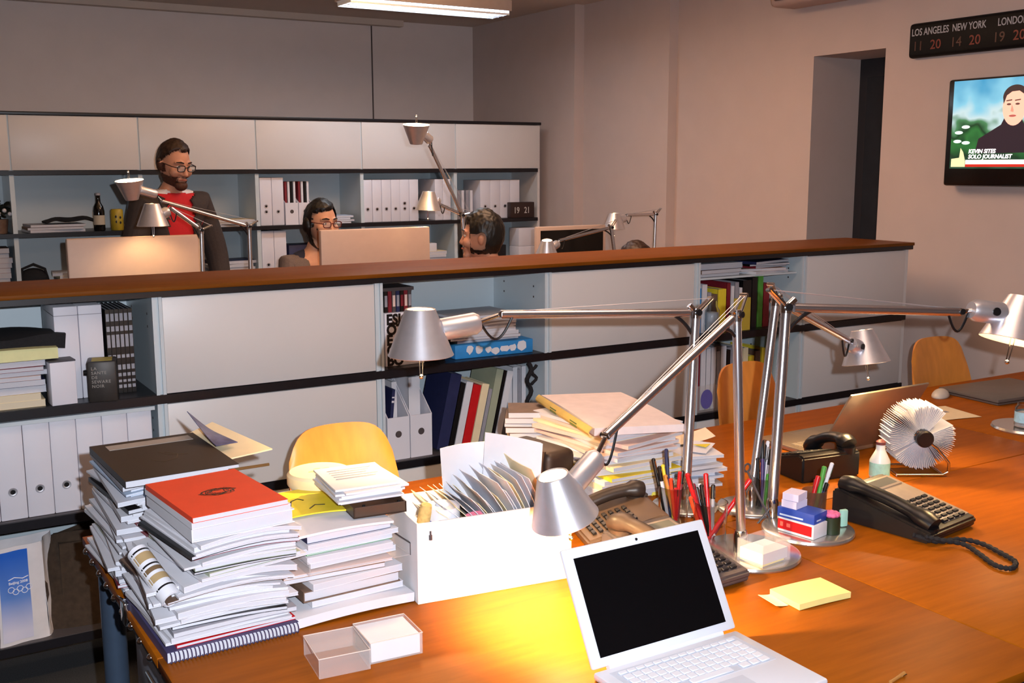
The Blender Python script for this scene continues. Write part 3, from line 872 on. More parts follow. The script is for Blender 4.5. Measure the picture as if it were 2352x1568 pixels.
MB().lathe([(.0326, .035), (.0326, .09)], seg=24).build('label', mat('bottle_label', 'b5ab98', 0.6), bt)
MB().lathe([(.0150, .205), (.0150, .219), (0, .221)], seg=16).build('cap', GREY, bt)
yc = thing('yellow_can', 'yellow can with dark marks beside the dark beer bottle', 'can', (bo.x + .10, BY + .06, SH))
MB().lathe([(0, 0), (.033, 0), (.036, .004), (.036, .115), (.030, .124), (0, .124)], seg=24).build('body', mat('mustard_can', 'a89028', 0.4, var=.1), yc)
dm = MB()
for x, zz in ((-.012, .08), (.012, .075), (-.010, .05), (.012, .045), (.0, .06)):
    dm.prism(ell(x, zz, .006, .008, 10), 0, .0015, 0, Matrix(((1, 0, 0, 0), (0, 0, -1, -.0335), (0, 1, 0, 0), (0, 0, 0, 1))))
dm.build('dark_mark', BLACK, yc)
pot = thing('plant_pot', 'dark plant with white flowers at the end of the rear shelf', 'plant', (.665, BY + .08, SH))
MB().lathe([(0, 0), (.045, 0), (.055, .08), (.048, .08), (0, .07)], seg=20).build('pot', BROWN, pot)
lf = MB()
rn = random.Random(5)
for k in range(26):
    a, b = rn.uniform(0, 2 * PI), rn.uniform(.02, .08)
    lf.ball((b * math.cos(a), b * math.sin(a) * .7, .10 + rn.uniform(0, .07)), .022, seg=8, rings=5, sc=(1, .35, 1), rot=(rn.uniform(-1, 1), 0, a))
lf.build('foliage', mat('dark_leaf', '1e211a', 0.6, var=.3), pot)
fw = MB()
for k in range(5):
    fw.ball((-.05 + .027 * k, -.05, .11 + .02 * (k % 2)), .012, seg=8, rings=6)
fw.build('blossom', PAPER, pot)
# the open row below the shelf
SH2 = BZ[2] + .0245
stack('book', 'book', 'pile below the potted plant', 'books under the rear shelf',   .615, BY + .15, SH2, [(.2, .2, .028, c) for c in ('dark red', 'white', 'navy', 'white', 'dark red', 'grey', 'pink', 'black', 'brown')], random.Random(7), .008, 4)
cam_b = thing('camera_bag', 'black shoulder bag under the rear shelf beside the first monitor', 'bag', (.83, BY + .10, SH2))
MB().ball((0, 0, .065), .07, sc=(1.2, .9, .95)).build('body', BLACKM, cam_b)
MB().tube([(-.07, -.02, .07), (-.06, -.03, .13), (0, -.035, .155), (.06, -.03, .125), (.075, -.02, .06)], .008, 8).build('strap', BLACKM, cam_b)
rn = random.Random(9)
stack('magazine', 'magazine', 'pile beside the black shoulder bag', 'magazines under the rear shelf', 1.05, BY + .15, SH2, [(.2, .2, .016, c) for c in ('white', 'cream', 'white', 'grey', 'cream', 'white')], rn, .02, 8)
stack('magazine', 'magazine', 'pile by the far lamp post', 'magazines by the far lamp post', 1.98, BY + .16, SH2, [(.28, .22, .02, c) for c in ('white', 'pink', 'white', 'grey', 'white', 'navy')], rn, .02, 5)
for k in range(2):
    binder(f'white binder, {ORD[k]} of the two under the rear shelf behind the woman', (2.205 + .082 * k, BY + .03, SH2), 'binders under the rear shelf', .08, .30, .25)
o = thing('navy_carton', 'dark blue carton under the rear shelf behind the woman', 'box', (2.47, BY + .08, SH2))
MB().b2(-.11, .11, 0, .2, 0, .20, bev=.004).build('carton', NAVY, o)
o = thing('small_carton', 'small white carton on the pile beside the middle monitor', 'box', (3.36, BY + .04, SH2 + .1213))
MB().b2(-.055, .055, 0, .12, 0, .055, bev=.003).build('carton', PAPER, o)
stack('magazine', 'magazine', 'pile beside the middle monitor', 'magazines beside the middle monitor', 3.36, BY + .15, SH2, [(.26, .22, .02, c) for c in ('white', 'white', 'pale blue', 'white', 'white', 'cream')], rn, .008, 3)
o = thing('dark_carton', 'dark carton under the rear shelf behind the dark haired man', 'box', (3.86, BY + .08, SH2))
MB().b2(-.14, .14, 0, .2, 0, .14, bev=.004).build('carton', BLACK, o)
for k, zz in enumerate((0, .131)):
    o = thing('archive_box', f'white archive box, {"lower" if k == 0 else "upper"} one of two stacked under the flip clock', 'box', (4.13, BY + .065, SH2 + zz), R(4), 'stacked white archive boxes')
    MB().b2(-.075, .075, -.06, .06, 0, .13, bev=.003).build('carton', BINDER, o)

# ---------------------------------------------------------------- desks
DZ = .73
def desk(label, x0, x1, y0, y1, z=DZ, group=None, legs=((0, 0), (1, 0), (0, 1), (1, 1)), bolts=False):
    o = thing('desk', label, 'desk', ((x0 + x1) / 2, (y0 + y1) / 2, 0), 0, group)
    w, d = (x1 - x0) / 2, (y1 - y0) / 2
    MB().b2(-w, w, -d, d, z - .020, z, bev=.0015).build('tabletop', DESKW, o)
    MB().b2(-w + .004, w - .004, -d + .004, d - .004, z - .034, z - .020).build('underside', BLACKP, o)
    fr = MB()
    for a, b in (((-w + .035, -d + .035), (w - .035, -d + .035)), ((-w + .035, d - .035), (w - .035, d - .035)), ((-w + .035, -d + .035), (-w + .035, d - .035)), ((w - .035, -d + .035), (w - .035, d - .035))):
        fr.tube([(a[0], a[1], z - .055), (b[0], b[1], z - .055)], .018, 12)
    fr.build('frame', CHROME, o)
    for i, j in legs:
        x, y = (-w + .05 if i == 0 else w - .05), (-d + .05 if j == 0 else d - .05)
        lg = MB().tube([(x, y, 0.012), (x, y, z - .034)], .028, 20).build('leg', mat('blue_grey_tube', '5a6c84', 0.3, .6, var=.05), o)
        MB().lathe([(.03, 0), (.03, .012), (.02, .014)], (x, y, 0), seg=20).build('foot', BLACK, lg)
    if bolts:
        for k in range(9):
            MB().ball((-w + .002, -d + .06 + k * (2 * d - .1) / 8, z - .024), .0085, seg=12, rings=8).build('bolt', CHROME, o)
    return o
desk('orange wooden desk under the white laptop and the clear card boxes', .388, 1.745, 1.03, 1.868, group='wooden desks', legs=((0, 0), (1, 0), (1, 1)))
desk('orange wooden desk carrying the tall magazine stacks', .388, 1.745, 1.872, 2.62, group='wooden desks', bolts=True)
desk('orange wooden desk with the black telephone and its long cord', 1.749, 3.096, 1.03, 1.893, group='wooden desks')
desk('orange wooden desk with the open silver laptop', 1.749, 3.096, 1.897, 2.66, group='wooden desks')
desk('orange wooden desk by the wall with the mouse on it', 3.10, 4.42, 1.897, 2.70, group='wooden desks')
desk('orange wooden desk by the wall with the glass jar lamp base', 3.10, 4.42, 1.03, 1.893, group='wooden desks')
ped = thing('drawer_pedestal', 'grey metal drawer pedestal below the desk corner with the stacks', 'drawers', (.62, 2.05, 0))
MB().b2(-.19, .19, -.21, .21, .04, .66, bev=.004).build('body', mat('pedestal_grey', '8b8f9c', 0.4, var=.03), ped)
for k in range(3):
    dw = MB().b2(-.195, -.189, -.2, .2, .06 + .2 * k, .245 + .2 * k, bev=.002).build('drawer', mat('pedestal_front', '9a9eab', 0.4, var=.03), ped)
    MB().tube([(-.205, -.05, .2 + .2 * k), (-.205, .05, .2 + .2 * k)], .004, 8).build('handle', CHROME, dw)
for x in (-.15, .15):
    for y in (-.17, .17):
        MB().tube([(x - .012, y, .022), (x + .012, y, .022)], .022, 14).build('caster', BLACK, ped)

# far desks (mostly behind the low cabinet)
desk('far office desk under the two aluminium monitors', .30, 2.22, 4.50, 5.28, group='far desks')
desk('far office desk under the dark screen and the lamps by the wall', 2.62, 4.25, 4.75, 5.45, group='far desks')

# ---------------------------------------------------------------- chairs
def chair(label, loc, rz, group='bent plywood chairs'):
    """its back towards own +y"""
    o = thing('plywood_chair', label, 'chair', loc, rz, group)
    def backf(u, v):
        a = (u - .5) * 2
        wv = .148 + .010 * math.sin(PI * v)
        x = a * wv
        z = .46 + .44 * v - (.075 * abs(a) ** 6 + .012 * a * a) * max(0, (v - .5) / .5)
        y = .20 + .06 * v ** 2 + .03 * (1 - a * a)
        return (x, y, z)
    MB().sheet(backf, 20, 16, .011).build('backrest', PLY, o)
    for x in (-.03, .03):
        MB().lathe([(0, .003), (.005, .003), (.006, 0)], (x * .9, .236, .60), (0, -1, 0), 12).build('rivet', DKGREY, o)
    def seatf(u, v):
        a = (u - .5) * 2
        return (a * (.20 - .03 * abs(v - .4)), -.21 + .43 * v, .445 - .012 * math.cos(a * PI / 2) * math.sin(PI * v) - .03 * max(0, .2 - v) ** 1.5 / .09 + .02 * max(0, v - .85) / .15)
    MB().sheet(seatf, 16, 16, .011).build('seat', PLY, o)
    for sx in (-1, 1):
        MB().tube([(sx * .17, -.17, .425), (sx * .20, -.20, .2), (sx * .21, -.21, 0)], .010, 12).build('leg', CHROME, o)
        MB().tube([(sx * .15, .15, .425), (sx * .19, .20, .2), (sx * .20, .23, 0)], .010, 12).build('leg', CHROME, o)
        MB().tube([(sx * .12, .17, .428), (sx * .12, .225, .445), (sx * .12, .236, .52)], .008, 10).build('back_bracket', CHROME, o)
    return o
ch = chair('light plywood chair behind the white file box and the red book', (1.06, 2.425, 0), R(-4))
dup(ch, (2.69, 2.53, 0), R(3), 'orange plywood chair seen between the chrome lamp posts')
dup(ch, (3.72, 2.54, 0), R(-6), 'orange plywood chair standing by the bare wall with the television')

# ---------------------------------------------------------------- desk lamps
def lamp(label, base, elbow, tip, head, axis, r=.078, watts=6.0, dr=.10, off=(0, 0), group='aluminium desk lamps', arm=.0125, fork=(0, 0, 0), tube=None, stem=True, light=True):
    """an articulated aluminium lamp: disc base, post, arm with tension wire, joint, conical shade"""
    base, elbow, tip, head = map(Vector, (base, elbow, tip, head))
    ax = Vector(axis).normalized()
    k = r / .078
    o = thing('desk_lamp', label, 'lamp', base, 0, group)
    E, T, H = elbow - base, tip - base, head - base
    tube = tube or TUBE
    MB().lathe([(0, 0), (dr, 0), (dr + .002, .004), (dr, .009), (dr * .95, .0115), (0, .0125)], (off[0], off[1], 0), seg=48).build('base_disc', mat('lamp_base_metal', 'cfccc8', 0.22, 0.85, var=.03), o)
    col = MB().lathe([(.016, .012), (.016, .05), (.013, .06), (0, .06)], (0, 0, 0), seg=20).build('post_socket', CHROME, o)
    u = (E - Vector((0, 0, .05))).normalized()
    MB().tube([(0, 0, .05), E - u * .012], arm * k, 16).build('post', tube, o)
    # elbow: knuckle, black pivots, tension fork with its wires, black bend of cable
    a = (T - E).normalized()
    side = u.cross(a)
    side = side.normalized() if side.length > .05 else Vector((0, 1, 0))
    up = (u - a).normalized()
    J = E + (u + a) * .020 * k
    kn = MB().tube([E - u * .015, E + u * .010], arm * k * 1.15, 14).tube([E - side * .014 * k, E + side * .014 * k], .010 * k, 14)
    kn.tube([E, J], .008 * k, 10)
    kn.build('elbow_joint', CHROME, o)
    for s in (-1, 1):
        MB().tube([E + side * s * .0142 * k, E + side * s * .020 * k], .0085 * k, 14).build('pivot_knob', BLACK, o)
    fk = MB()
    F1 = E + up * .055 * k + a * -.004
    for s in (-1, 1):
        fk.tube([E + side * s * .011 * k, F1 + side * s * .008 * k], .0042 * k, 8)
    fk.tube([F1 - side * .011 * k, F1 + side * .011 * k], .0055 * k, 10)
    fk.build('tension_fork', CHROME, o)
    A0 = E + a * .02
    wire = MB()
    for s in (-1, 1):
        wire.tube([F1 + side * s * .006 * k, T - a * .01 + side * s * .004 * k + up * .010 * k], .0009 * k, 5)
    wire.build('tension_wire', ALU, o)
    MB().tube([A0, T], arm * .86 * k, 16).build('arm', tube, o)
    cpts = []
    c0, c1, c2 = E - u * .07 * k, E + (a - u) * .022 * k, E + a * .075 * k
    for i in range(9):
        t = i / 8
        cpts.append(c0 * (1 - t) ** 2 + c1 * 2 * t * (1 - t) + c2 * t * t)
    MB().tube(cpts, .0048 * k, 8).build('elbow_cable', BLACK, o)
    # head joint: cylinder between arm end and shade
    q = Vector((0, 0, 1)).rotation_difference(ax).to_matrix()
    hv = (T - H)
    hv = (hv - ax * hv.dot(ax)).normalized()
    hl = .105 * k
    S0 = H + hv * r * .60 - ax * .004
    dirj = ((T - S0).normalized() * .8 + hv * .4).normalized()
    jl = min(hl * .95, (T - S0).length * .75)
    S1 = S0 + dirj * jl
    MB().tube([S0, S0 + dirj * .004, S1 - dirj * .012 * k, S1], [.020 * k, .027 * k, .027 * k, .020 * k], 20).build('socket_barrel', ALU, o)
    MB().tube([S1 - dirj * .01, T], .0055 * k, 10).tube([T - side * .009 * k, T + side * .009 * k], .008 * k, 12).build('head_joint', CHROME, o)
    MB().tube([S0 + dirj * jl * .4 - side * .0265 * k, S0 + dirj * jl * .4 - side * .031 * k], .010 * k, 12).build('switch', BLACK, o)
    MB().tube([T - side * .0095 * k, T - side * .014 * k], .007 * k, 12).build('pivot_knob', BLACK, o)
    lp = []
    for i in range(13):
        t = i / 12
        lp.append(S1 * (1 - t) + (T + a * -.03) * t + Vector((0, 0, -1)) * .05 * k * math.sin(PI * t) + side * .006)
    MB().tube(lp, .0032 * k, 7).build('cable_loop', BLACK, o)
    # shade: open truncated cone along the axis (narrow end first), bulb inside, pull stem out of the mouth
    h = .110 * k
    t0 = H - ax * h * .52
    sh = MB()
    prof = [(r * .43, 0), (r * .46, .001), (r * .97, h * .955), (r, h), (r * .985, h + .001), (r * .95, h * .955), (r * .43, .004), (r * .40, .002), (r * .43, 0)]
    sh.lathe(prof, t0, ax, 48)
    sh.build('lamp_shade', ALU, o)
    MB().ball(t0 + ax * h * .20, r * .30, seg=16, rings=12, sc=(1, 1, 1)).build('bulb', BULB, o)
    if stem:
        b1 = t0 + ax * h * .3
        w = Vector((ax.y, -ax.x, 0))
        w = w.normalized() if w.length > .2 else Vector((1, 0, 0))
        st = MB()
        for s in (-1, 1):
            st.tube([b1 + w * s * .008 * k, t0 + ax * (h + .05 * k) + w * s * .003 * k], .0014 * k, 6)
        st.ball(t0 + ax * (h + .052 * k), .006 * k, seg=10, rings=8)
        st.build('guide_stem', CHROME, o)
    if light and watts:
        l = lamp_light('lamp_glow', 'POINT', base + t0 + ax * h * .55, watts, WARM, .018)
        l.parent = o
        l.location = t0 + ax * h * .55
    return o

dp = lambda p: (Vector(p) - CAMP).dot(CF)
# four lamps at the crossing of the desks
bA = at(1574, 1165, z=DZ)
dA = dp(bA)
lamp('chrome lamp by the paper heap, its arm and shade level before the low cabinet', bA, at(1598, 718, d=dA), at(1150, 722, d=2.58), at(966, 764, d=2.52), (0, 0, -1), watts=32, dr=.085)
bB = at(1700, 1276, z=DZ)
dB = dp(at(1680, 1235, z=.79))
lamp('chrome lamp bent down over the white file box, lighting it', bB, at(1692, 722, d=dB), at(1392, 1000, d=2.10), at(1284, 1142, d=2.02), CR * .26 + CD * .90 + CF * .28, r=.066, watts=46.0, dr=.115, off=(.02, -.005))
bC = at(1726, 1168, z=DZ)
dC = dp(bC)
cC = at(1712, 1180, z=DZ)
lamp('chrome lamp with a short orange-lit arm pointing towards the far wall', bC, at(1783, 690, d=dC), at(1950, 782, d=3.02), at(1985, 797, d=3.08), CD * .95 + CR * .12, r=.068, watts=13, dr=.085)
bD = at(1773, 1196, z=DZ)
dD = dp(bD)
cD = at(1855, 1220, z=DZ)
lamp('chrome lamp stretched towards the television side, shade cut by the photo edge', bD, at(1806, 706, d=dD), at(2205, 716, d=2.72), at(2338, 735, d=2.76), CD * .95 - CR * .25, r=.083, watts=7, dr=.108, off=(cD.x - bD.x, cD.y - bD.y))

# lamps of the far desks
FZ = .73
def flamp(label, pole, elbow, tip, head, ax, Y, r=.066, w=2.0, dh=0.0, **k):
    e = at(*elbow, Y=Y)
    b = at(*pole, Y=Y)
    base = Vector((b.x, Y, FZ))
    return lamp(label, base, e, at(*tip, Y=Y - dh), at(*head, Y=Y - dh), ax, r=r, watts=w, group='far desk lamps', **k)
flamp('aluminium lamp with its shade turned upwards in front of the standing man', (575, 640), (572, 520), (372, 462), (300, 436), (-.1, -.1, 1), 5.05, r=.062, w=60)
flamp('aluminium lamp with its shade hanging over the first monitor', (463, 640), (462, 528), (392, 478), (350, 494), (0, 0, -1), 4.80, r=.068, w=4)
flamp('aluminium lamp with upturned shade before the far cabinet doors', (1078, 640), (1062, 494), (988, 336), (956, 308), (-.05, -.15, 1), 4.95, r=.068, w=60)
flamp('golden lit lamp behind the dark haired man with its shade facing down', (1092, 640), (1072, 498), (1010, 470), (984, 462), (-.05, 0, -1), 5.10, r=.070, w=6)
flamp('golden lit lamp with an L-shaped bent arm before the bare wall', (1499, 640), (1506, 492), (1440, 494), (1411, 508), (0, 0, -1), 5.15, r=.066, w=8)
flamp('golden lit lamp stooping down before the dark screen', (1430, 640), (1404, 522), (1286, 552), (1256, 571), (.1, .2, -1), 4.87, r=.066, w=6)

# monitors on the far desks
def monitor(label, px0, px1, py, Y, back=True, h=.36, stand=True):
    a, b = at(px0, py, Y=Y), at(px1, py, Y=Y)
    w = b.x - a.x
    cx, zt = (a.x + b.x) / 2, (a.z + b.z) / 2
    o = thing('computer_monitor', label, 'monitor', (cx, Y, FZ))
    zt -= FZ
    s = -1 if back else 1
    MB().b2(-w / 2, w / 2, -.018, .018, zt - h, zt, bev=.008).build('housing', mat('monitor_aluminium', 'c2aa9c', 0.5, .12, var=.03), o)
    MB().b2(-w / 2 + .022, w / 2 - .022, .0175 if back else -.0195, .0195 if back else -.0175, zt - h + (.022), zt - .022).build('screen', mat('dark_screen', '15120f', 0.2), o)
    ns = MB().b2(-.09, .09, (-.045 if back else .02), (-.018 if back else .045), zt - h * .78, zt - h * .70, bev=.004)
    ns.b2(-.085, .085, (-.055 if back else .045), (-.043 if back else .055), 0.004, zt - h * .70, bev=.003)
    ns.b2(-.10, .10, -.11, .10, 0, .008, bev=.003)
    ns.build('stand', mat('stand_aluminium', 'c9b7a6', 0.35, .6, var=.03), o)
    return o
monitor('aluminium monitor seen from behind in front of the standing man', 150, 460, 543, 5.0, h=.40)
monitor('aluminium monitor seen from behind hiding the chin of the woman', 733, 984, 524, 5.0, h=.37)
monitor('monitor with its dark screen facing the room near the wall', 1230, 1388, 518, 5.10, back=False, h=.34)

# ---------------------------------------------------------------- people
def skinned(nodes, edges, voxel=None, sub=2):
    me = bpy.data.meshes.new('tmp')
    me.from_pydata([n[:3] for n in nodes], edges, [])
    o = bpy.data.objects.new('tmp', me)
    COL.objects.link(o)
    o.modifiers.new('s', 'SKIN')
    sv = me.skin_vertices[0].data
    for i, n in enumerate(nodes):
        r = n[3]
        sv[i].radius = (r, r) if not isinstance(r, tuple) else r
        sv[i].use_root = (i == 0)
    m = o.modifiers.new('d', 'SUBSURF')
    m.levels = m.render_levels = sub
    r = bpy.data.meshes.new_from_object(o.evaluated_get(bpy.context.evaluated_depsgraph_get()))
    bpy.data.objects.remove(o)
    return r

def fused(meshes, voxel):
    bm = bmesh.new()
    for m in meshes:
        bm.from_mesh(m)
    me = bpy.data.meshes.new('tmp')
    bm.to_mesh(me)
    bm.free()
    o = bpy.data.objects.new('tmp', me)
    COL.objects.link(o)
    m = o.modifiers.new('r', 'REMESH')
    m.mode = 'VOXEL'
    m.voxel_size = voxel
    m2 = o.modifiers.new('k', 'SMOOTH')
    m2.iterations = 3
    m2.factor = .5
    r = bpy.data.meshes.new_from_object(o.evaluated_get(bpy.context.evaluated_depsgraph_get()))
    bpy.data.objects.remove(o)
    return r

def place(me, name, m, parent):
    me.name = name
    me.materials.clear()
    me.materials.append(m)
    for p in me.polygons:
        p.use_smooth = True
    o = bpy.data.objects.new(name, me)
    COL.objects.link(o)
    o.parent = parent
    return o

def tomesh(mb):
    me = bpy.data.meshes.new('tmp')
    bmesh.ops.recalc_face_normals(mb.bm, faces=mb.bm.faces[:])
    mb.bm.to_mesh(me)
    mb.bm.free()
    return me

def headmesh(HM):
    """skull, jaw, nose, ears, lips; face towards own -y; head centre at the origin, eyes at z = 0"""
    mb = MB()
    g = bmesh.ops.create_uvsphere(mb.bm, u_segments=32, v_segments=24, radius=1)
    for v in g['verts']:
        x, y, z = v.co
        w = .073 * (1 - .28 * max(0, -z) ** 1.5)
        d = .096 * (1 - .12 * max(0, -z))
        v.co = Vector((x * w, y * d - .012 * max(0, -z) + (.012 if y > 0 and z < -.2 else 0) * 0, z * .115 if z > 0 else z * .118))
    mb.tube([(0, -.088, .012), (0, -.100, -.010), (0, -.112, -.034), (0, -.100, -.044)], [.008, .010, .013, .009], 10)
    for s in (-1, 1):
        mb.ball((s * .011, -.099, -.038), .009, seg=10, rings=8)
        mb.ball((s * .078, .010, -.010), .024, seg=14, rings=10, sc=(.42, .66, 1.15), rot=(0, s * .2, s * .25))
        mb.tube([(s * .012, -.091, .022), (s * .032, -.089, .027), (s * .052, -.072, .020)], [.008, .009, .007], 8)
        mb.ball((s * .040, -.066, -.030), .028, seg=12, rings=8)
    mb.ball((0, -.080, -.098), .026, seg=14, rings=10, sc=(1.1, .8, .8))
    mb.ball((0, -.084, -.068), .022, seg=12, rings=8, sc=(1.2, .6, .7))
    for v in mb.bm.verts:
        v.co = HM @ v.co
    return tomesh(mb)

def face_parts(parent, HM, skin, hairm, glasses=None, lips='a8604f', brow=True):
    def put(mb, name, m, par=parent):
        for v in mb.bm.verts:
            v.co = HM @ v.co
        return mb.build(name, m, par)
    for s in (-1, 1):
        e = put(MB().ball((s * .031, -.0815, .002), .0125, seg=14, rings=10, sc=(1.1, .7, .62)), 'eye', mat('eye_white', 'cfc5bd', 0.3, var=.02))
        put(MB().ball((s * .031, -.0885, .002), .0055, seg=10, rings=8, sc=(1, .5, 1)), 'iris', mat('dark_iris', '1d120d', 0.2), e)
        if brow:
            put(MB().tube([(s * .014, -.099, .026), (s * .032, -.098, .031), (s * .050, -.082, .026)], [.003, .0042, .002], 8), 'eyebrow', hairm)
    put(MB().tube([(-.024, -.092, -.066), (-.010, -.104, -.063), (0, -.105, -.0645), (.010, -.104, -.063), (.024, -.092, -.066)], [.002, .0045, .0042, .0045, .002], 8), 'mouth', mat('lips', lips, 0.45))
    if glasses:
        gm = MB()
        for s in (-1, 1):
            ring = [(s * .033 + .024 * math.copysign(abs(math.cos(a * PI / 12)) ** .6, math.cos(a * PI / 12)), -.108 + .008 * abs(math.cos(a * PI / 12)) * 0, -.001 + .016 * math.copysign(abs(math.sin(a * PI / 12)) ** .6, math.sin(a * PI / 12))) for a in range(25)]
            gm.tube(ring, .0026, 8)
            gm.tube([(s * .057, -.107, .004), (s * .078, -.085, .006), (s * .082, -.01, .006), (s * .080, .015, -.006)], .0022, 8)
        gm.tube([(-.010, -.109, .003), (0, -.111, .006), (.010, -.109, .003)], .0024, 8)
        g = put(gm, 'glasses', glasses)
        ln = MB()
        for s in (-1, 1):
            ln.box((s * .033, -.108, -.001), (.044, .001, .028))
        put(ln, 'lens', mat('thin_lens', 'ffffff', 0.05, alpha=.10), g)

def grown(HM, keep, thick, seed, detail=1.0):
    """a layer of hair: the part of the skull where keep() is over 0, raised from the skin by thick(), thin at its border"""
    me = fused([headmesh(Matrix.Identity(4))], .0042)
    bm = bmesh.new()
    bm.from_mesh(me)
    bm.normal_update()
    kv = {v: keep(v.co) + noise.noise(v.co * 45 + Vector((seed, 0, 0))) * .10 + noise.noise(v.co * 140) * .06 for v in bm.verts}
    new = {}
    for v in bm.verts:
        k = min(1, max(0, kv[v] * 4))
        n = v.normal
        lump = 1 + .20 * noise.noise(Vector((v.co.x * 38, v.co.y * 38, v.co.z * 20)) + Vector((seed, seed, 0))) + .14 * noise.noise(Vector((v.co.x * 110, v.co.y * 110, v.co.z * 45)))
        new[v] = v.co + n * (-.003 + (thick(v.co) * lump + .003) * k ** .5)
    for v in bm.verts:
        v.co = HM @ new[v]
    bmesh.ops.delete(bm, geom=[v for v in bm.verts if kv[v] <= 0], context='VERTS')
    bm.to_mesh(me)
    bm.free()
    return me

def hairmesh(HM, kind, seed=1):
    if kind == 'receding':
        def keep(c):
            y = c.y
            thr = .086 if y < -.06 else .086 - (y + .06) / .05 * .060 if y < -.01 else .026 - (y + .01) / .05 * .075 if y < .04 else -.055
            if abs(c.x) < .022 and y < -.02:
                thr -= .012
            return (c.z - thr) * 16
        th = lambda c: .011 + .006 * max(0, c.z / .1)
    elif kind == 'short':
        def keep(c):
            front = (c.z - .058) * 16 if c.y < -.045 else 1.0
            ear = 1.0 if not (abs(c.x) > .058 and -.040 < c.y < .026 and c.z < .012) else -1
            return min(front, ear, (c.z + .085 + (.06 if c.y > .04 else 0)) * 12)
        th = lambda c: .014 + .010 * max(0, c.z / .1)
    else:
        def keep(c):
            face = 1.0
            if c.y < -.030:
                face = max((c.z - .066 - .20 * c.x) * 14, (abs(c.x) - .066) * 30)
            return min(face, (c.z + .13) * 12)
        th = lambda c: .016 + .002 * max(0, c.z / .1) + .020 * max(0, -c.z / .1) * (1 if c.y > -.05 else .4)
    return grown(HM, keep, th, seed)

def thickened(me, t):
    o = bpy.data.objects.new('tmp', me)
    COL.objects.link(o)
    m = o.modifiers.new('s', 'SOLIDIFY')
    m.thickness = t
    m.offset = -1
    r = bpy.data.meshes.new_from_object(o.evaluated_get(bpy.context.evaluated_depsgraph_get()))
    bpy.data.objects.remove(o)
    return r

def hand(nodes, edges, wrist_i, w, dirv, side, palm_n):
    """palm and five curled fingers added to a skeleton"""
    d = Vector(dirv).normalized()
    s = Vector(side).normalized()
    n = Vector(palm_n).normalized()
    w = Vector(w)
    add = lambda p, r: (nodes.append((p.x, p.y, p.z, r)), len(nodes) - 1)[1]
    c = add(w + d * .045, (.030, .016))
    edges.append((wrist_i, c))
    for k, (o, L_) in enumerate(((-.030, .062), (-.010, .074), (.010, .080), (.029, .072))):
        b = add(w + d * .085 + s * o, .0095)
        m1 = add(w + d * (.085 + L_ * .5) + s * o * 1.1 + n * .010, .0085)
        e = add(w + d * (.085 + L_ * .85) + s * o * 1.1 + n * .030, .0070)
        edges += [(c, b), (b, m1), (m1, e)]
    t1 = add(w + d * .040 + s * .038 + n * .012, .0105)
    t2 = add(w + d * .075 + s * .052 + n * .022, .0085)
    edges += [(c, t1), (t1, t2)]

def person(label, loc, rz, pose, head, hair, hairm, skin, clothes, glasses=None, hm=(0, 0, 0), beard=None, lips='a8604f'):
    """own -y is the way the body faces"""
    o = thing('person', label, 'person', loc, rz)
    P = pose
    nodes, edges = [], []
    ids = {}
    def nd(k, p, r):
        ids[k] = len(nodes)
        nodes.append((*p, r))
    for k, p, r in P['nodes']:
        nd(k, p, r)
    for a, b in P['edges']:
        edges.append((ids[a], ids[b]))
    for wk, dv, sd, pn in P['hands']:
        hand(nodes, edges, ids[wk], nodes[ids[wk]][:3], dv, sd, pn)
    bodym = skinned(nodes, edges)
    HM = Matrix.Translation(head) @ Euler(hm).to_matrix().to_4x4()
    hmesh = headmesh(HM)
    body = place(fused([bodym, hmesh], .0055), 'body', skin, o)
    face_parts(o, HM, skin, hairm, glasses, lips)
    place(hairmesh(HM, hair, 3), 'hair', hairm, o)
    if beard:
        def bk(c):
            if c.y > .020 or c.z > .004:
                return -1
            side = (abs(c.x) - .060) * 20 if c.y > -.030 else -1
            low = (-.052 - .10 * min(0, c.y + .03) * -1 * 0 - c.z) * 22
            lips = -1 if (abs(c.x) < .024 and -.073 < c.z < -.057 and c.y < -.07) else 1
            mous = 1 if (abs(c.x) < .034 and -.057 <= c.z < -.046 and c.y < -.08) else -1
            return min(max(side, low, mous), lips)
        place(grown(HM, bk, lambda c: .007 if c.z > -.09 else .010, 9), 'beard', beard, o)
    for name, keys, chain, grow, m, cut in clothes:
        nn, ee, im = [], [], {}
        for k in keys:
            im[k] = len(nn)
            n0 = nodes[ids[k]]
            r = n0[3]
            r = (r[0] + grow, r[1] + grow) if isinstance(r, tuple) else r + grow
            nn.append((*n0[:3], r))
        for a, b in P['edges']:
            if a in im and b in im and (not chain or (a, b) in chain or True):
                ee.append((im[a], im[b]))
        me = skinned(nn, ee)
        if cut:
            bm = bmesh.new()
            bm.from_mesh(me)
            bmesh.ops.subdivide_edges(bm, edges=bm.edges[:], cuts=2, use_grid_fill=True)
            bmesh.ops.delete(bm, geom=[v for v in bm.verts if cut(v.co)], context='VERTS')
            bm.to_mesh(me)
            bm.free()
            me = thickened(me, .006)
        place(me, name, m, o)
    return o

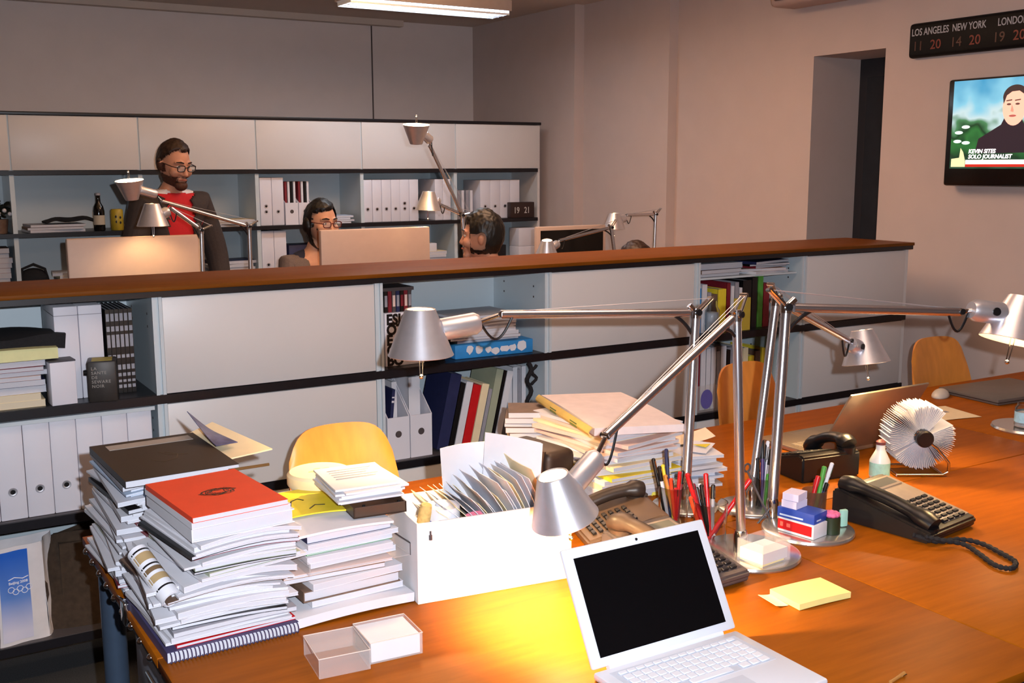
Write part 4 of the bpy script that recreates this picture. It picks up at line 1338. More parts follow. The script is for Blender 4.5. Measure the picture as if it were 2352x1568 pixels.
def pose_stand(armL, armR, H=1.73):
    s = H / 1.73
    N = [('pelvis', (0, 0, .93), (.135, .10)), ('waist', (0, 0, 1.08), (.128, .095)), ('chest', (0, .005, 1.27), (.150, .105)), ('upper', (0, .01, 1.40), (.11, .085)), ('neck', (0, -.005, 1.475), .052), ('throat', (0, -.015, 1.54), .050),
         ('shl', (.165, .005, 1.405), .060), ('shr', (-.165, .005, 1.405), .060)]
    N += [('ell', armL[0], .043), ('wrl', armL[1], .028), ('elr', armR[0], .043), ('wrr', armR[1], .028)]
    N += [('hil', (.095, 0, .87), .088), ('knl', (.10, -.01, .48), .056), ('anl', (.10, .02, .09), .040), ('tol', (.105, -.13, .035), .032), ('hir', (-.095, 0, .87), .088), ('knr', (-.10, -.01, .48), .056), ('anr', (-.10, .02, .09), .040), ('tor', (-.105, -.13, .035), .032)]
    E = [('pelvis', 'waist'), ('waist', 'chest'), ('chest', 'upper'), ('upper', 'neck'), ('neck', 'throat'), ('upper', 'shl'), ('upper', 'shr'), ('shl', 'ell'), ('ell', 'wrl'), ('shr', 'elr'), ('elr', 'wrr'),
         ('pelvis', 'hil'), ('hil', 'knl'), ('knl', 'anl'), ('anl', 'tol'), ('pelvis', 'hir'), ('hir', 'knr'), ('knr', 'anr'), ('anr', 'tor')]
    return N, E

def pose_sit(dz=0.0, lean=0.0, reach=.36):
    N = [('pelvis', (0, .02, .55), (.135, .11)), ('waist', (0, .02, .68 + dz * .4), (.118, .095)), ('chest', (0, .01 - lean * .5, .84 + dz * .8), (.130, .098)), ('upper', (0, -lean * .8, .955 + dz), (.095, .075)), ('neck', (0, -.01 - lean, 1.03 + dz), .044), ('throat', (0, -.02 - lean, 1.10 + dz), .044),
         ('shl', (.150, -lean * .8, .955 + dz), .052), ('shr', (-.150, -lean * .8, .955 + dz), .052)]
    N += [('ell', (.21, -.12, .74 + dz * .3), .040), ('wrl', (.12, -reach, .775), .026), ('elr', (-.21, -.12, .74 + dz * .3), .040), ('wrr', (-.12, -reach, .775), .026)]
    N += [('hil', (.09, -.02, .51), .080), ('knl', (.10, -.42, .50), .056), ('anl', (.10, -.38, .09), .038), ('tol', (.105, -.51, .035), .030), ('hir', (-.09, -.02, .51), .080), ('knr', (-.10, -.42, .50), .056), ('anr', (-.10, -.38, .09), .038), ('tor', (-.105, -.51, .035), .030)]
    return N, pose_stand(((0, 0, 0), (0, 0, 0)), ((0, 0, 0), (0, 0, 0)))[1]

TORSO = ['pelvis', 'waist', 'chest', 'upper']
ARMS = ['shl', 'ell', 'wrl', 'shr', 'elr', 'wrr']
LEGS = ['pelvis', 'hil', 'knl', 'anl', 'hir', 'knr', 'anr']
SHOES = ['anl', 'tol']
BLAZER = mat('charcoal_blazer', '38302f', 0.85, var=.15, scale=120, bump=.1)
REDSH = mat('red_shirt', 'c01a22', 0.8, var=.06, scale=60)
TROUS = mat('dark_trousers', '2b2d38', 0.85, var=.1, scale=80)
SHOE = mat('dark_shoes', '1a1716', 0.5)
# the man standing
N_, E_ = pose_stand(((.245, -.02, 1.13), (.235, -.09, .89)), ((-.25, -.02, 1.13), (-.24, -.10, .90)))
man = person('person in charcoal blazer and red shirt with beard and glasses, standing and looking down', (1.445, 5.92, 0), R(14), dict(nodes=N_, edges=E_, hands=[('wrl', (0, -.25, -1), (0, -1, 0), (-1, 0, 0)), ('wrr', (0, -.25, -1), (0, -1, 0), (1, 0, 0))]),
             (0, -.045, 1.618), 'receding', HAIRB, SKIN,
             [('shirt', TORSO + ['shl', 'shr', 'neck'], None, .012, REDSH, lambda c: c.z > 1.462 or abs(c.x) > .16),
              ('undershirt', TORSO + ['shl', 'shr', 'neck', 'throat'], None, .009, PAPER, lambda c: c.z > 1.482 or c.z < 1.40 or abs(c.x) > .15),
              ('blazer', TORSO + ARMS, None, .024, BLAZER, lambda c: (abs(c.x) < .062 and c.y < 0) or (abs(c.x) < .085 and c.z > 1.435)),
              ('trousers', LEGS, None, .014, TROUS, None),
              ('shoe', ['anl', 'tol'], None, .008, SHOE, None), ('shoe', ['anr', 'tor'], None, .008, SHOE, None)],
             glasses=mat('dark_glasses', '1c1210', 0.3), hm=(R(16), 0, R(10)), beard=mat('brown_beard', '4a2a1c', 0.7, var=.4, scale=150))
# the woman at her monitor
N_, E_ = pose_sit(.12)
wom = person('person with black bob and glasses in grey cardigan, seated behind the middle monitor', (2.13, 5.62, 0), R(4), dict(nodes=N_, edges=E_, hands=[('wrl', (-.2, -1, -.1), (-1, 0, 0), (0, 0, -1)), ('wrr', (.2, -1, -.1), (1, 0, 0), (0, 0, -1))]),
             (.025, -.045, 1.297), 'bob', HAIRK, mat('skin_light', 'cf9a7c', 0.5, var=.05, scale=20),
             [('top', TORSO + ['shl', 'shr', 'neck'], None, .012, mat('navy_top', '22263a', 0.8), None), ('cardigan', TORSO + ARMS, None, .020, mat('grey_cardigan', '6e625e', 0.9, var=.15, scale=140, bump=.2), lambda c: abs(c.x) < .05 and c.y < 0),
              ('trousers', LEGS, None, .012, TROUS, None), ('shoe', ['anl', 'tol'], None, .006, SHOE, None), ('shoe', ['anr', 'tor'], None, .006, SHOE, None)],
             glasses=mat('red_brown_glasses', '5c1f1c', 0.3), hm=(R(4), 0, R(9)), lips='b05a54')
dup(ch, (2.13, 5.66, 0), R(4), 'plywood chair under the seated woman behind the middle monitor')
# the dark haired man in profile
N_, E_ = pose_sit(.11)
m3 = person('person with short black hair seen from the side and behind, facing away to the desk', (2.66, 4.58, 0), R(-138), dict(nodes=N_, edges=E_, hands=[('wrl', (-.2, -1, -.1), (-1, 0, 0), (0, 0, -1)), ('wrr', (.2, -1, -.1), (1, 0, 0), (0, 0, -1))]),
            (0, -.045, 1.255), 'short', HAIRK, SKIN,
            [('shirt', TORSO + ['neck'], None, .012, BLACKM, lambda c: c.z > 1.06), ('sweater', TORSO + ARMS, None, .018, BLACKM, None), ('trousers', LEGS, None, .012, TROUS, None),
             ('shoe', ['anl', 'tol'], None, .006, SHOE, None), ('shoe', ['anr', 'tor'], None, .006, SHOE, None)], hm=(R(-2), 0, R(4)))
dup(ch, (2.66, 4.58, 0), R(-138), 'plywood chair under the dark haired man behind the low cabinet')
# the person hidden but for the top of the head
N_, E_ = pose_sit(-.09)
m4 = person('person of whom only brown hair shows above the low cabinet, before the bare wall', (3.32, 4.22, 0), R(180), dict(nodes=N_, edges=E_, hands=[('wrl', (-.2, -1, -.1), (-1, 0, 0), (0, 0, -1)), ('wrr', (.2, -1, -.1), (1, 0, 0), (0, 0, -1))]),
            (0, -.05, 1.09), 'short', HAIRB, SKIN,
            [('sweater', TORSO + ARMS, None, .018, BROWN, None), ('trousers', LEGS, None, .012, TROUS, None), ('shoe', ['anl', 'tol'], None, .006, SHOE, None), ('shoe', ['anr', 'tor'], None, .006, SHOE, None)], hm=(R(8), 0, 0))
dup(ch, (3.32, 4.18, 0), R(180), 'plywood chair under the brown haired person behind the low cabinet')

# ---------------------------------------------------------------- the tall stacks at the desk corner
T0 = DZ + .0005
rn = random.Random(77)
def pile(where, group, x, y, z, spec, seed, jit, rzj, w0, d0, rz=0, name='magazine', sag=0.0):
    rn = random.Random(seed)
    n = len(spec)
    top = None
    for i, (c, t) in enumerate(spec):
        k = n - 1 - i
        ord_ = 'topmost' if k == 0 else ORD[k] + ' from the top'
        kind = name if t < .02 else 'book'
        w, d = w0 * rn.uniform(.88, 1.02), d0 * rn.uniform(.90, 1.02)
        top = book(kind, f'{c} {kind}, {ord_} of the {where}', kind, (x + rn.uniform(-jit, jit), y + rn.uniform(-jit, jit), z), R(rz + rn.uniform(-rzj, rzj)), w, d, t, COVERS[c], PAGES, group, hard=t >= .02, sag=sag * i)
        z += t + .0003
    return z

# front pile: spiral book at the bottom
sb = book('spiral_book', 'purple spiral-bound book at the very bottom of the front pile', 'book', (.518, 1.992, T0), R(1.5), .245, .30, .020, mat('purple_card', '4a4468', 0.5, var=.15), PAGES)
sp = MB()
for k in range(34):
    x = -.118 + .236 * k / 33
    sp.tube([(x, -.150 + .009 * math.cos(a * PI / 6) - .003, .010 + .0095 * math.sin(a * PI / 6)) for a in range(13)], .0011, 5)
sp.build('spiral_wire', mat('purple_wire', '565070', 0.35, .3), sb)
def mags(total, seed, dark=.3):
    """thin magazines of mixed covers adding up to a height"""
    r_ = random.Random(seed)
    out, h_ = [], 0
    while h_ < total:
        t_ = r_.choice((.004, .005, .006, .007, .009, .011))
        out.append((r_.choice(('grey', 'black', 'navy', 'pale blue', 'brown', 'grey-green', 'dark red')) if r_.random() < dark else 'white', t_))
        h_ += t_ + .0003
    return out
z = pile('lower front pile', 'magazines of the front pile', .515, 1.988, T0 + .0205, [('red', .006)] + mags(.112, 3), 5, .014, 6, .232, .30, sag=.0008)
rz0 = z
z = pile('upper front pile', 'magazines of the front pile', .540, 1.965, z, mags(.074, 8, .35), 15, .012, 6, .205, .275, 3, sag=.0014)
z_bk = z
book('book', 'thick white book under the red one on the front pile', 'book', (.535, 1.955, z), R(4), .19, .262, .026, PAPER, PAGES, hard=True)
z += .0262
book('book', 'flat white book directly under the red cover of the front pile', 'book', (.528, 1.945, z), R(5), .185, .256, .012, PAPER, PAGES)
z += .0122
rb = book('red_book', 'orange-red book with a black scribble on top of the front pile', 'book', (.525, 1.940, z), R(5.5), .178, .25, .010, ORANGER, PAGES)
sc = MB()
rn = random.Random(3)
for k in range(7):
    pts = []
    a0 = rn.uniform(0, 6)
    for j in range(14):
        a = a0 + j * .45
        pts.append((.004 + (.034 - .003 * k) * math.cos(a) + rn.uniform(-.005, .005), -.004 + (.022 - .002 * k) * math.sin(a) + rn.uniform(-.004, .004), .0101))
    sc.tube(pts, .0011, 5, flat=.4)
sc.build('scribble_mark', BLACK, rb)
print('front pile top', z + .010)
# rolled newspaper leaning on the front pile
nr = thing('rolled_newspaper', 'rolled newspaper with brown and black bands leaning against the front pile', 'newspaper', at(395, 1376, z=.845))
ra, rb_ = at(395, 1376, z=.845), at(316, 1268, z=.905)
dv = (rb_ - ra)
spi = []
rl = MB()
ax = dv.normalized()
s1 = ax.cross(Vector((0, 0, 1))).normalized()
s2 = s1.cross(ax)
def rollf(u, v):
    a = u * 2 * PI * 2.6
    r_ = .0135 + .0052 * u
    p = ax * (dv.length * v) + s1 * (r_ * math.cos(a)) + s2 * (r_ * math.sin(a))
    return tuple(p)
rl.sheet(rollf, 60, 8, .0008)
rl.build('paper_roll', PAPER, nr)
bands = MB()
rn = random.Random(2)
for v0, v1, m_ in ((.16, .19, 1), (.30, .42, 0), (.48, .56, 2), (.60, .63, 1), (.70, .86, 0), (.90, .93, 1)):
    for a0 in (.3,):
        P0, P1 = ax * (dv.length * v0), ax * (dv.length * v1)
        mbq = bands
        ring = []
        seg = 14
        for P in (P0, P1):
            ring.append([mbq.bm.verts.new(P + s1 * (.0192 * math.cos(a)) + s2 * (.0192 * math.sin(a))) for a in [(-.2 + 3.6 * k / seg) for k in range(seg + 1)]])
        for k in range(seg):
            mbq.bm.faces.new((ring[0][k], ring[0][k + 1], ring[1][k + 1], ring[1][k])).material_index = m_
bands.build('printed_band', [mat('tan_print', 'a98f66', 0.7), BLACK, mat('dark_tan_print', '6f573c', 0.7)], nr)

# rear pile
rx, ry = .500, 2.335
z = pile('lower rear pile at the desk corner', 'magazines of the rear pile', rx, ry, T0, mags(.122, 12, .35), 25, .012, 6, .225, .33, sag=.0007)
z = pile('upper rear pile at the desk corner', 'magazines of the rear pile', rx + .01, ry - .03, z, mags(.122, 16, .4), 26, .014, 7, .215, .32, 2, sag=.0008)
z_r = z
pf = book('portfolio', 'dark brown portfolio with a grey strip on top of the rear pile', 'portfolio', (.503, 2.258, z), R(2), .225, .315, .014, mat('dark_brown_board', '241813', 0.45, var=.12), PAGES)
MB().b2(-.085, .095, .095, .135, .0141, .0149).build('paper_strip', mat('grey_strip_paper', '9d948d', 0.6), pf)
em = MB()
em.tube([(-.03, -.03, .0142), (-.01, -.055, .0142), (.02, -.04, .0142), (.03, -.01, .0142), (.01, .02, .0142)], .0010, 5, flat=.4).tube([(.0, .03, .0142), (.012, -.005, .0142), (.05, -.02, .0142)], .0010, 5, flat=.4)
em.build('faint_emblem', mat('faint_print', '4b3c2c', 0.5), pf)
print('rear pile top', z + .014)
z += .0145
en = thing('padded_envelope', 'cream envelope sticking out behind the dark brown portfolio', 'envelope', (.630, 2.335, z_r - .002), R(16))
MB().sheet(lambda u, v: (-.07 + .14 * u, -.13 + .24 * v, .004 + .035 * max(0, u - .4) * v), 8, 10, .003).build('paper', CREAM, en)
lf = thing('leaflet', 'dark blue printed leaflet bent up at the portfolio edge', 'leaflet', (.628, 2.33, z_r + .016), R(8))
MB().sheet(lambda u, v: (-.02 + .05 * u, -.07 + .15 * v, .002 + .05 * (1 - u) * v ** 1.2), 6, 10, .0012).build('paper', mat('leaflet_print', '4a5078', 0.45, var=.5, scale=40), lf)
pn = thing('wooden_pencil', 'thin pencil lying across the cream envelope', 'pencil', at(560, 1073, z=z_r + .0), 0)
pa_, pb_ = at(525, 1080, z=z_r + .004), at(618, 1066, z=z_r + .004)
pn.location = pa_
MB().tube([(0, 0, 0), pb_ - pa_], .0032, 6).build('shaft', mat('dark_wood_pencil', '6a4a22', 0.5), pn)
# clip on the desk edge
bc = thing('bulldog_clip', 'small chrome clip on the desk edge under the magazine piles', 'clip', (.392, 2.13, DZ + .004))
MB().b2(-.012, .0, -.018, .018, -.036, .012, bev=.003).tube([(-.008, -.012, .012), (-.02, 0, .026), (-.008, .012, .012)], .002, 6).build('jaw', CHROME, bc)

# ---------------------------------------------------------------- the second, lower pile
sx, sy = .775, 2.035
mc = thing('magazine', 'large white limp magazine at the bottom of the low pile', 'magazine', (.765, 2.04, T0), R(1))
MB().sheet(lambda u, v: (-.125 + .25 * u, -.185 + .36 * v, .020 + .004 * math.sin(PI * u)), 10, 4, .0185).build('pages', PAPER, mc)
z = T0 + .0245
z = pile('lower low pile beside the white box', 'books of the low pile', sx, sy, z, [('white', .012), ('brown', .022), ('white', .014)], 33, .008, 3, .205, .30, 1)
for k, (c, dx, t) in enumerate((('brown', -.035, .010), ('pink', -.020, .006))):
    book('magazine', f'{c} magazine jutting out sideways in the middle of the low pile', 'magazine', (sx + dx, sy + .01, z), R(-3 + k), .225, .30, t, COVERS[c], PAGES)
    z += t + .0003
tr = thing('glass_slide_tray', 'clear tray with dark edges between the books of the low pile', 'tray', (sx + .012, sy, z + .0005), R(1))
MB().b2(-.108, .108, -.155, .155, 0, .002).b2(.106, .109, -.155, .155, .0, .024).b2(-.109, -.106, -.155, .155, 0, .024).build('tray', ACRYL, tr)
ED = MB().tube([(.1085, -.155, .025), (.1085, .155, .025)], .0016, 6).tube([(.1085, -.155, .0), (.1085, -.155, .026)], .0016, 6)
ED.build('dark_rim', DKGREY, tr)
z += .0035
z = pile('upper low pile beside the white box', 'books of the low pile', sx + .004, sy + .01, z, [('white', .012), ('white', .013), ('green', .003), ('white', .011), ('white', .010), ('navy', .018)], 34, .004, 2, .195, .285, 1)
pa3 = thing('paper_sheaf', 'limp white paper sheaf over the navy book of the low pile', 'paper', (sx - .003, sy + .005, z), R(-2))
MB().sheet(lambda u, v: (-.10 + .20 * u, -.145 + .29 * v, .0072 - .004 * (2 * u - 1) ** 2), 10, 3, .005).build('sheets', PAPER, pa3)
z += .0080
print('low pile top', z)
yb = thing('yellow_card', 'yellow card with black curved strokes lying on the low pile', 'card', (.765, 2.07, z + .001), R(-8))
MB().sheet(lambda u, v: (-.07 + .14 * u, -.085 + .17 * v, .0065 - .004 * (2 * u - 1) ** 2), 8, 4, .003).build('card', YELLOW, yb)
MB().tube([(-.052, -.02, .0045), (-.045, .01, .0052), (-.03, .02, .006), (-.02, .005, .0065)], .0018, 6, flat=.5).tube([(-.02, -.055, .0066), (-.005, -.035, .0068), (.015, -.04, .0068)], .0018, 6, flat=.5).build('black_stroke', BLACK, yb)
lt = thing('letter_tray', 'dark brown open tray on the low pile under the white papers', 'tray', (.856, 1.970, z + .001), R(-6))
MB().b2(-.056, .056, -.05, .09, 0, .003).b2(-.056, .056, -.05, -.047, 0, .022).b2(.053, .056, -.05, .09, 0, .022).b2(-.056, -.053, -.05, .09, 0, .022).build('body', mat('dark_brown_plastic', '4a372c', 0.4), lt)
for x in (-.030, .045):
    MB().tube([(x, -.035, .003), (x, -.035, .022)], .003, 8).build('post', BLACK, lt)
ws = thing('paper_sheaf', 'stack of white papers lying askew on the dark brown tray', 'paper', (.852, 2.030, z + .0242), R(-4))
rn = random.Random(12)
pp = MB()
for k in range(7):
    pp.box((rn.uniform(-.006, .006), rn.uniform(-.01, .01), .003 + .0045 * k), (.138, .165, .0042), rn.uniform(-.08, .08))
pp.build('sheets', PAPER, ws)
prn = MB()
for k in range(5):
    prn.b2(-.052, .045 - .01 * (k % 3), .055 - .016 * k, .058 - .016 * k, .0331, .0335)
prn.build('print_lines', GREY, ws)
rp_ = thing('round_pad', 'thick round cream pad behind the papers on the low pile', 'pad', (.826, 2.190, z + .0005), R(10))
MB().lathe([(0, 0), (.068, 0), (.072, .006), (.072, .026), (.066, .032), (0, .033)], seg=40).build('pad', mat('cream_pad', 'efdcae', 0.6, var=.04), rp_)
b_ = MB()
for x, y in ((-.02, .0), (.0, .012), (.018, .004), (-.012, -.018)):
    b_.prism(ell(x, y, .009, .004, 10), .0331, .0334)
b_.build('faint_print', mat('faint_beige', 'cdb98c', 0.6), rp_)

# ---------------------------------------------------------------- white file box under the lamp
wb = thing('file_box', 'white file box under the bent lamp, packed with papers', 'file box', (.893, 1.840, T0), R(-7))
WBM = mat('white_box_card', 'e4e2e2', 0.6, var=.02)
w, d, h, t = .345, .20, .168, .004
MB().b2(0, w, 0, t, 0, h).b2(0, t, t, d, 0, h).b2(w - t, w, t, d, 0, h).b2(t, w - t, d - t, d, 0, h + .0).b2(t, w - t, t, d - t, 0, t).build('box', WBM, wb)
MB().tube([(.028, -.001, .142), (.028, -.0015, .132)], .0035, 10).tube([(.028, -.001, .150), (.028, -.0015, .140)], .002, 8).build('slot', DKGREY, wb)
WQ = wb.matrix_basis.copy()
WQ = Matrix.Translation((.893, 1.840, T0)) @ Matrix.Rotation(R(-7), 4, 'Z')
rn = random.Random(19)
for k in range(22):
    x = .150 + .0082 * k
    hh = .185 + .03 * math.sin(k * 1.7) ** 2 + .002 * k
    o = thing('hanging_paper', f'cream paper sheet, {ORD[k]} of the fan in the white file box from the tape roll', 'paper', WQ @ Vector((x, .012, .005)), R(-7), 'fanned papers in the file box')
    ln = 1.15 - .030 * k
    MB().sheet(lambda u, v, hh=hh, ln=ln, k=k: (-(hh * v) * math.sin(ln * (.3 + .55 * v)) * .62 + .003 * math.sin(6 * u + k), .17 * u, hh * v * math.cos(ln * .55 * v)), 4, 8, .0012).build('sheet', CREAM if k % 4 == 1 else PAPER, o)
for k, (x, y, ww, hh, ln, rr) in enumerate(((.190, .165, .12, .270, -.10, 6), (.262, .150, .13, .295, .04, -4), (.285, .17, .11, .275, .10, 2))):
    o = thing('tall_paper', f'tall white paper standing up in the file box, {ORD[k]} from the tape roll', 'paper', WQ @ Vector((x, y, .006)), R(-7 + rr))
    MB().sheet(lambda u, v, ww=ww, hh=hh, ln=ln: (-ww / 2 + ww * u + hh * v * ln, .012 * math.sin(PI * u) + .03 * v * v * (-.4 if ln < .1 else .4), hh * v * (1 - .12 * u * (ln > 0))), 6, 8, .0012).build('sheet', PAPER, o)
p_ = WQ @ Vector((.075, .055, .0))
tp = thing('tape_roll', 'white tape roll with a blue core lying in the white file box', 'tape', (p_.x, p_.y, T0 + .148))
MB().lathe([(.016, 0), (.036, 0), (.036, .034), (.016, .034), (.016, 0)], seg=36).build('roll', PAPER, tp)
MB().lathe([(.0362, .001), (.0362, .009)], seg=36).build('blue_band', BLUE, tp)
sp_ = thing('carton_insert', 'white carton inside the file box that carries the tape roll', 'box', WQ @ Vector((.075, .055, .0045)), R(-7))
MB().b2(-.062, .04, -.046, .06, 0, .1425).build('carton', WBM, sp_)
p_ = WQ @ Vector((.030, .050, 0))
ckk = thing('cork', 'tan bottle cork lying on its end beside the white tape roll', 'cork', (p_.x, p_.y, T0 + .148), 0, rot=(R(12), R(6), 0))
MB().lathe([(0, 0), (.012, 0), (.0135, .004), (.0135, .03), (.011, .045), (0, .046)], seg=18).build('cork', mat('cork_tan', 'd9b06a', 0.8, var=.25, scale=90, bump=.3), ckk)
pr = thing('pink_slip', 'pink paper slip beside the tape roll in the file box', 'paper', WQ @ Vector((.118, .008, .148)), R(-7))
MB().sheet(lambda u, v: (.045 * u, .03 * v, .020 * u * (1 - u) + .012 * v), 4, 3, .001).build('slip', mat('pink_slip_paper', 'e87f93', 0.6), pr)

# ---------------------------------------------------------------- white laptop
lx0, lx1, ly0, ly1 = 1.005, 1.332, 1.169, 1.395
WL = mat('white_laptop_shell', 'd2d5de', 0.28, var=.01)
lp = thing('white_laptop', 'open white laptop with a black screen on the front desk', 'laptop', ((lx0 + lx1) / 2, ly1, DZ))
w, d = lx1 - lx0, ly1 - ly0
MB().b2(-w / 2, w / 2, -d, 0, .001, .015, bev=.005).build('base', WL, lp)
kb = MB()
kx, ky = -.137, -.022
rows = [14, 14, 14, 13, 12]
MB().b2(-.142, .142, -.126, -.018, .0150, .0154).build('keyboard_bed', mat('laptop_bed', 'bcc2ce', 0.45), lp)
for r_ in range(6):
    y = -.030 - .0172 * r_
    if r_ < 5:
        n = 14
        for c_ in range(n):
            x = -.1315 + .263 * (c_ + .5) / n
            kk = MB().box((x, y, .0168), (.263 / n - .0018, .0152 if r_ else .009, .0026), bev=.001, seg=1)
            kk.build('key', mat('white_key', 'dadde6', 0.4, var=.01), lp)
    else:
        for x, ww in ((-.12, .02), (-.098, .018), (-.076, .02), (0, .09), (.076, .02), (.098, .018), (.12, .02)):
            MB().box((x, y, .0168), (ww, .0152, .0026), bev=.001, seg=1).build('key', mat('white_key', 'dadde6', 0.4, var=.01), lp)
MB().b2(-.048, .048, -.202, -.140, .0150, .0153).build('trackpad', mat('laptop_pad', 'c0c4cf', 0.35), lp)
for y in (-.06, -.075, -.10, -.112):
    MB().b2(-w / 2 - .0003, -w / 2 + .001, y - .005, y + .005, .006, .010).build('port', DKGREY, lp)
MB().tube([(-.13, .002, .015), (.13, .002, .015)], .006, 12).build('hinge', WL, lp)
th = R(29)
lid = MB().b2(-w / 2, w / 2, -.006, .003, .0, .209, bev=.004).build('lid', WL, lp, (0, 0.004, .016), (-th, 0, 0))
MB().b2(-.143, .143, -.0072, -.0058, .016, .190).build('screen', mat('black_glossy_screen', '08080a', 0.16, var=.0), lid)
MB().lathe([(0, .0016), (.0022, .0016), (.0028, 0)], (0, -.006, .199), (0, -1, 0), 14).build('webcam', BLACK, lid)

# ---------------------------------------------------------------- clear card boxes, sticky notes
def cardbox(label, x, y, w, d, h, full, rz=0):
    o = thing('card_box', label, 'card box', (x, y, DZ + .0005), R(rz))
    t = .0018
    b = MB().b2(-w / 2, w / 2, -d / 2, -d / 2 + t, 0, h).b2(-w / 2, w / 2, d / 2 - t, d / 2, 0, h).b2(-w / 2, -w / 2 + t, -d / 2 + t, d / 2 - t, 0, h).b2(w / 2 - t, w / 2, -d / 2 + t, d / 2 - t, 0, h)
    b.b2(-w / 2 + t, w / 2 - t, -d / 2 + t, d / 2 - t, 0 if full else h - t, t if full else h)
    b.build('clear_shell', ACRYL, o)
    rim = MB()
    for a, c in (((-w / 2, -d / 2), (w / 2, -d / 2)), ((w / 2, -d / 2), (w / 2, d / 2)), ((w / 2, d / 2), (-w / 2, d / 2)), ((-w / 2, d / 2), (-w / 2, -d / 2))):
        rim.tube([(a[0], a[1], h), (c[0], c[1], h)], .0009, 6)
    rim.build('edge_rim', mat('acrylic_edge', 'e4cfc4', 0.2, alpha=.75), o)
    if full:
        MB().b2(-w / 2 + .003, w / 2 - .004, -d / 2 + .003, d / 2 - .004, .002, h - .003).build('cards', PAPER, o)
    return o
cardbox('empty clear plastic lid lying beside the box of white cards', .658, 1.690, .092, .105, .036, False, -6)
cardbox('clear plastic box filled with white cards on the front desk', .757, 1.690, .100, .092, .040, True, -4)
st = thing('sticky_note_pad', 'pale yellow sticky note pad on the bare desk', 'sticky notes', (1.594, 1.460, DZ + .0002), R(-4))
MB().sheet(lambda u, v: (-.068 + .136 * u, -.046 + .088 * v, .013 + .0012 * math.sin(PI * u)), 8, 3, .0125).build('notes', PALEY, st)
s2_ = thing('loose_note', 'single pale note sticking out beside the yellow pad', 'note', (1.518, 1.478, DZ + .0003), R(-8))
MB().sheet(lambda u, v: (-.022 + .030 * u, -.03 + .06 * v, .0015 + .004 * (1 - u) ** 2), 4, 3, .0006).build('sheet', mat('pale_note', 'f2e9b8', 0.7), s2_)

# ---------------------------------------------------------------- heap of papers and magazines in the middle
hx, hy = 1.725, 2.312
spm = [('cream', .012), ('white', .016), ('white', .010), ('cream', .014), ('white', .012), ('yellow', .010), ('white', .016), ('cream', .012), ('white', .010)]
z = pile('base of the paper heap', 'magazines of the paper heap', hx - .02, hy, T0, spm, 41, .015, 7, .25, .34, -4)
spm2 = [('white', .010), ('pink', .009), ('pink', .009), ('white', .008), ('pink', .010), ('cream', .008), ('pink', .008), ('white', .009)]
z = pile('newsprint layer of the paper heap', 'magazines of the paper heap', hx - .01, hy + .01, z, spm2, 42, .016, 10, .25, .35, 4)
ff = thing('file_folder', 'wide cream folder stuffed with paper on top of the paper heap', 'folder', (1.720, 2.325, z), R(-14))
MB().sheet(lambda u, v: (-.125 + .25 * u, -.21 + .42 * v, .024 + .004 * math.sin(PI * v) - .008 * u), 8, 8, .020).build('papers', mat('pinkish_paper', 'e9d9d6', 0.7), ff)
MB().sheet(lambda u, v: (-.130 - .010 * math.sin(PI * v), -.21 + .42 * u, .002 + .022 * v), 6, 6, .003).build('cover_spine', mat('buff_folder', 'd9b968', 0.6, var=.06), ff)
for y in (-.10, .06):
    MB().b2(-.1425, -.1395, y - .025, y + .025, .006, .018).build('green_tab', mat('dull_green_tab', '6d7a3a', 0.6), ff)
# loose papers spilling at the right of the heap
spm3 = [('grey', .008), ('white', .010), ('pale blue', .007), ('white', .010), ('white', .009), ('grey', .007), ('white', .008), ('white', .010), ('white', .006), ('pale blue', .006), ('white', .008)]
z2 = pile('loose papers by the lamp posts', 'loose papers by the lamp posts', 1.925, 2.30, T0, spm3, 44, .02, 12, .15, .30, -10)
oy = thing('yellow_leaflet', 'yellow and green patterned leaflet stuck on end behind the pens', 'leaflet', at(1555, 1065, d=2.80), 0, rot=(R(-12), R(6), R(-20)))
oy.location = (1.742, 2.155, DZ + .001)
MB().sheet(lambda u, v: (-.045 + .09 * u, .01 * math.sin(PI * u), .165 * v), 6, 4, .001).build('paper', mat('leaflet_yellow', 'd8c748', 0.5, var=.35, scale=70), oy)
fol = thing('curved_leaflet', 'bright curled leaflet lying on the loose papers by the lamp posts', 'leaflet', (1.965, 2.27, z2 + .001), R(-25))
MB().sheet(lambda u, v: (-.06 + .12 * u, -.05 + .10 * v, .006 + .022 * u * u), 10, 4, .0012).build('paper', mat('leaflet_cream', 'f0dfc0', 0.5), fol)
pl = thing('printed_flyer', 'small printed flyer with yellow and red shapes by the lamp posts', 'flyer', (1.93, 2.185, z2 + .001), R(30))
MB().sheet(lambda u, v: (-.04 + .08 * u, -.03 + .06 * v, .004 + .010 * u), 5, 3, .001).build('paper', PAPER, pl)
MB().prism([(-.01, -.02), (.03, -.02), (.0, .02)], .0125, .0135, 0).build('yellow_shape', YELLOW, pl)
# brown stack beyond
z = pile('brown stack beyond the file box', 'brown notebooks', 1.598, 2.530, T0, [('cream', .016), ('brown', .016), ('grey', .012), ('brown', .014), ('grey', .010), ('brown', .016), ('brown', .014), ('cream', .012), ('brown', .014), ('brown', .016), ('grey', .010), ('brown', .016), ('brown', .016)], 47, .006, 6, .15, .125, -30, name='notebook')
o = thing('dark_satchel', 'dark brown flap bag standing between file box and paper heap', 'bag', (1.47, 2.30, T0), R(8))
MB().box((0, 0, .075), (.10, .20, .15), bev=.02, seg=3).build('body', mat('dark_leather', '2d211c', 0.5, var=.2), o)
MB().sheet(lambda u, v: (-.052 - .008 * math.sin(PI * v), -.09 + .18 * u, .155 - .10 * v), 6, 6, .004).build('flap', mat('dark_leather', '2d211c'), o)

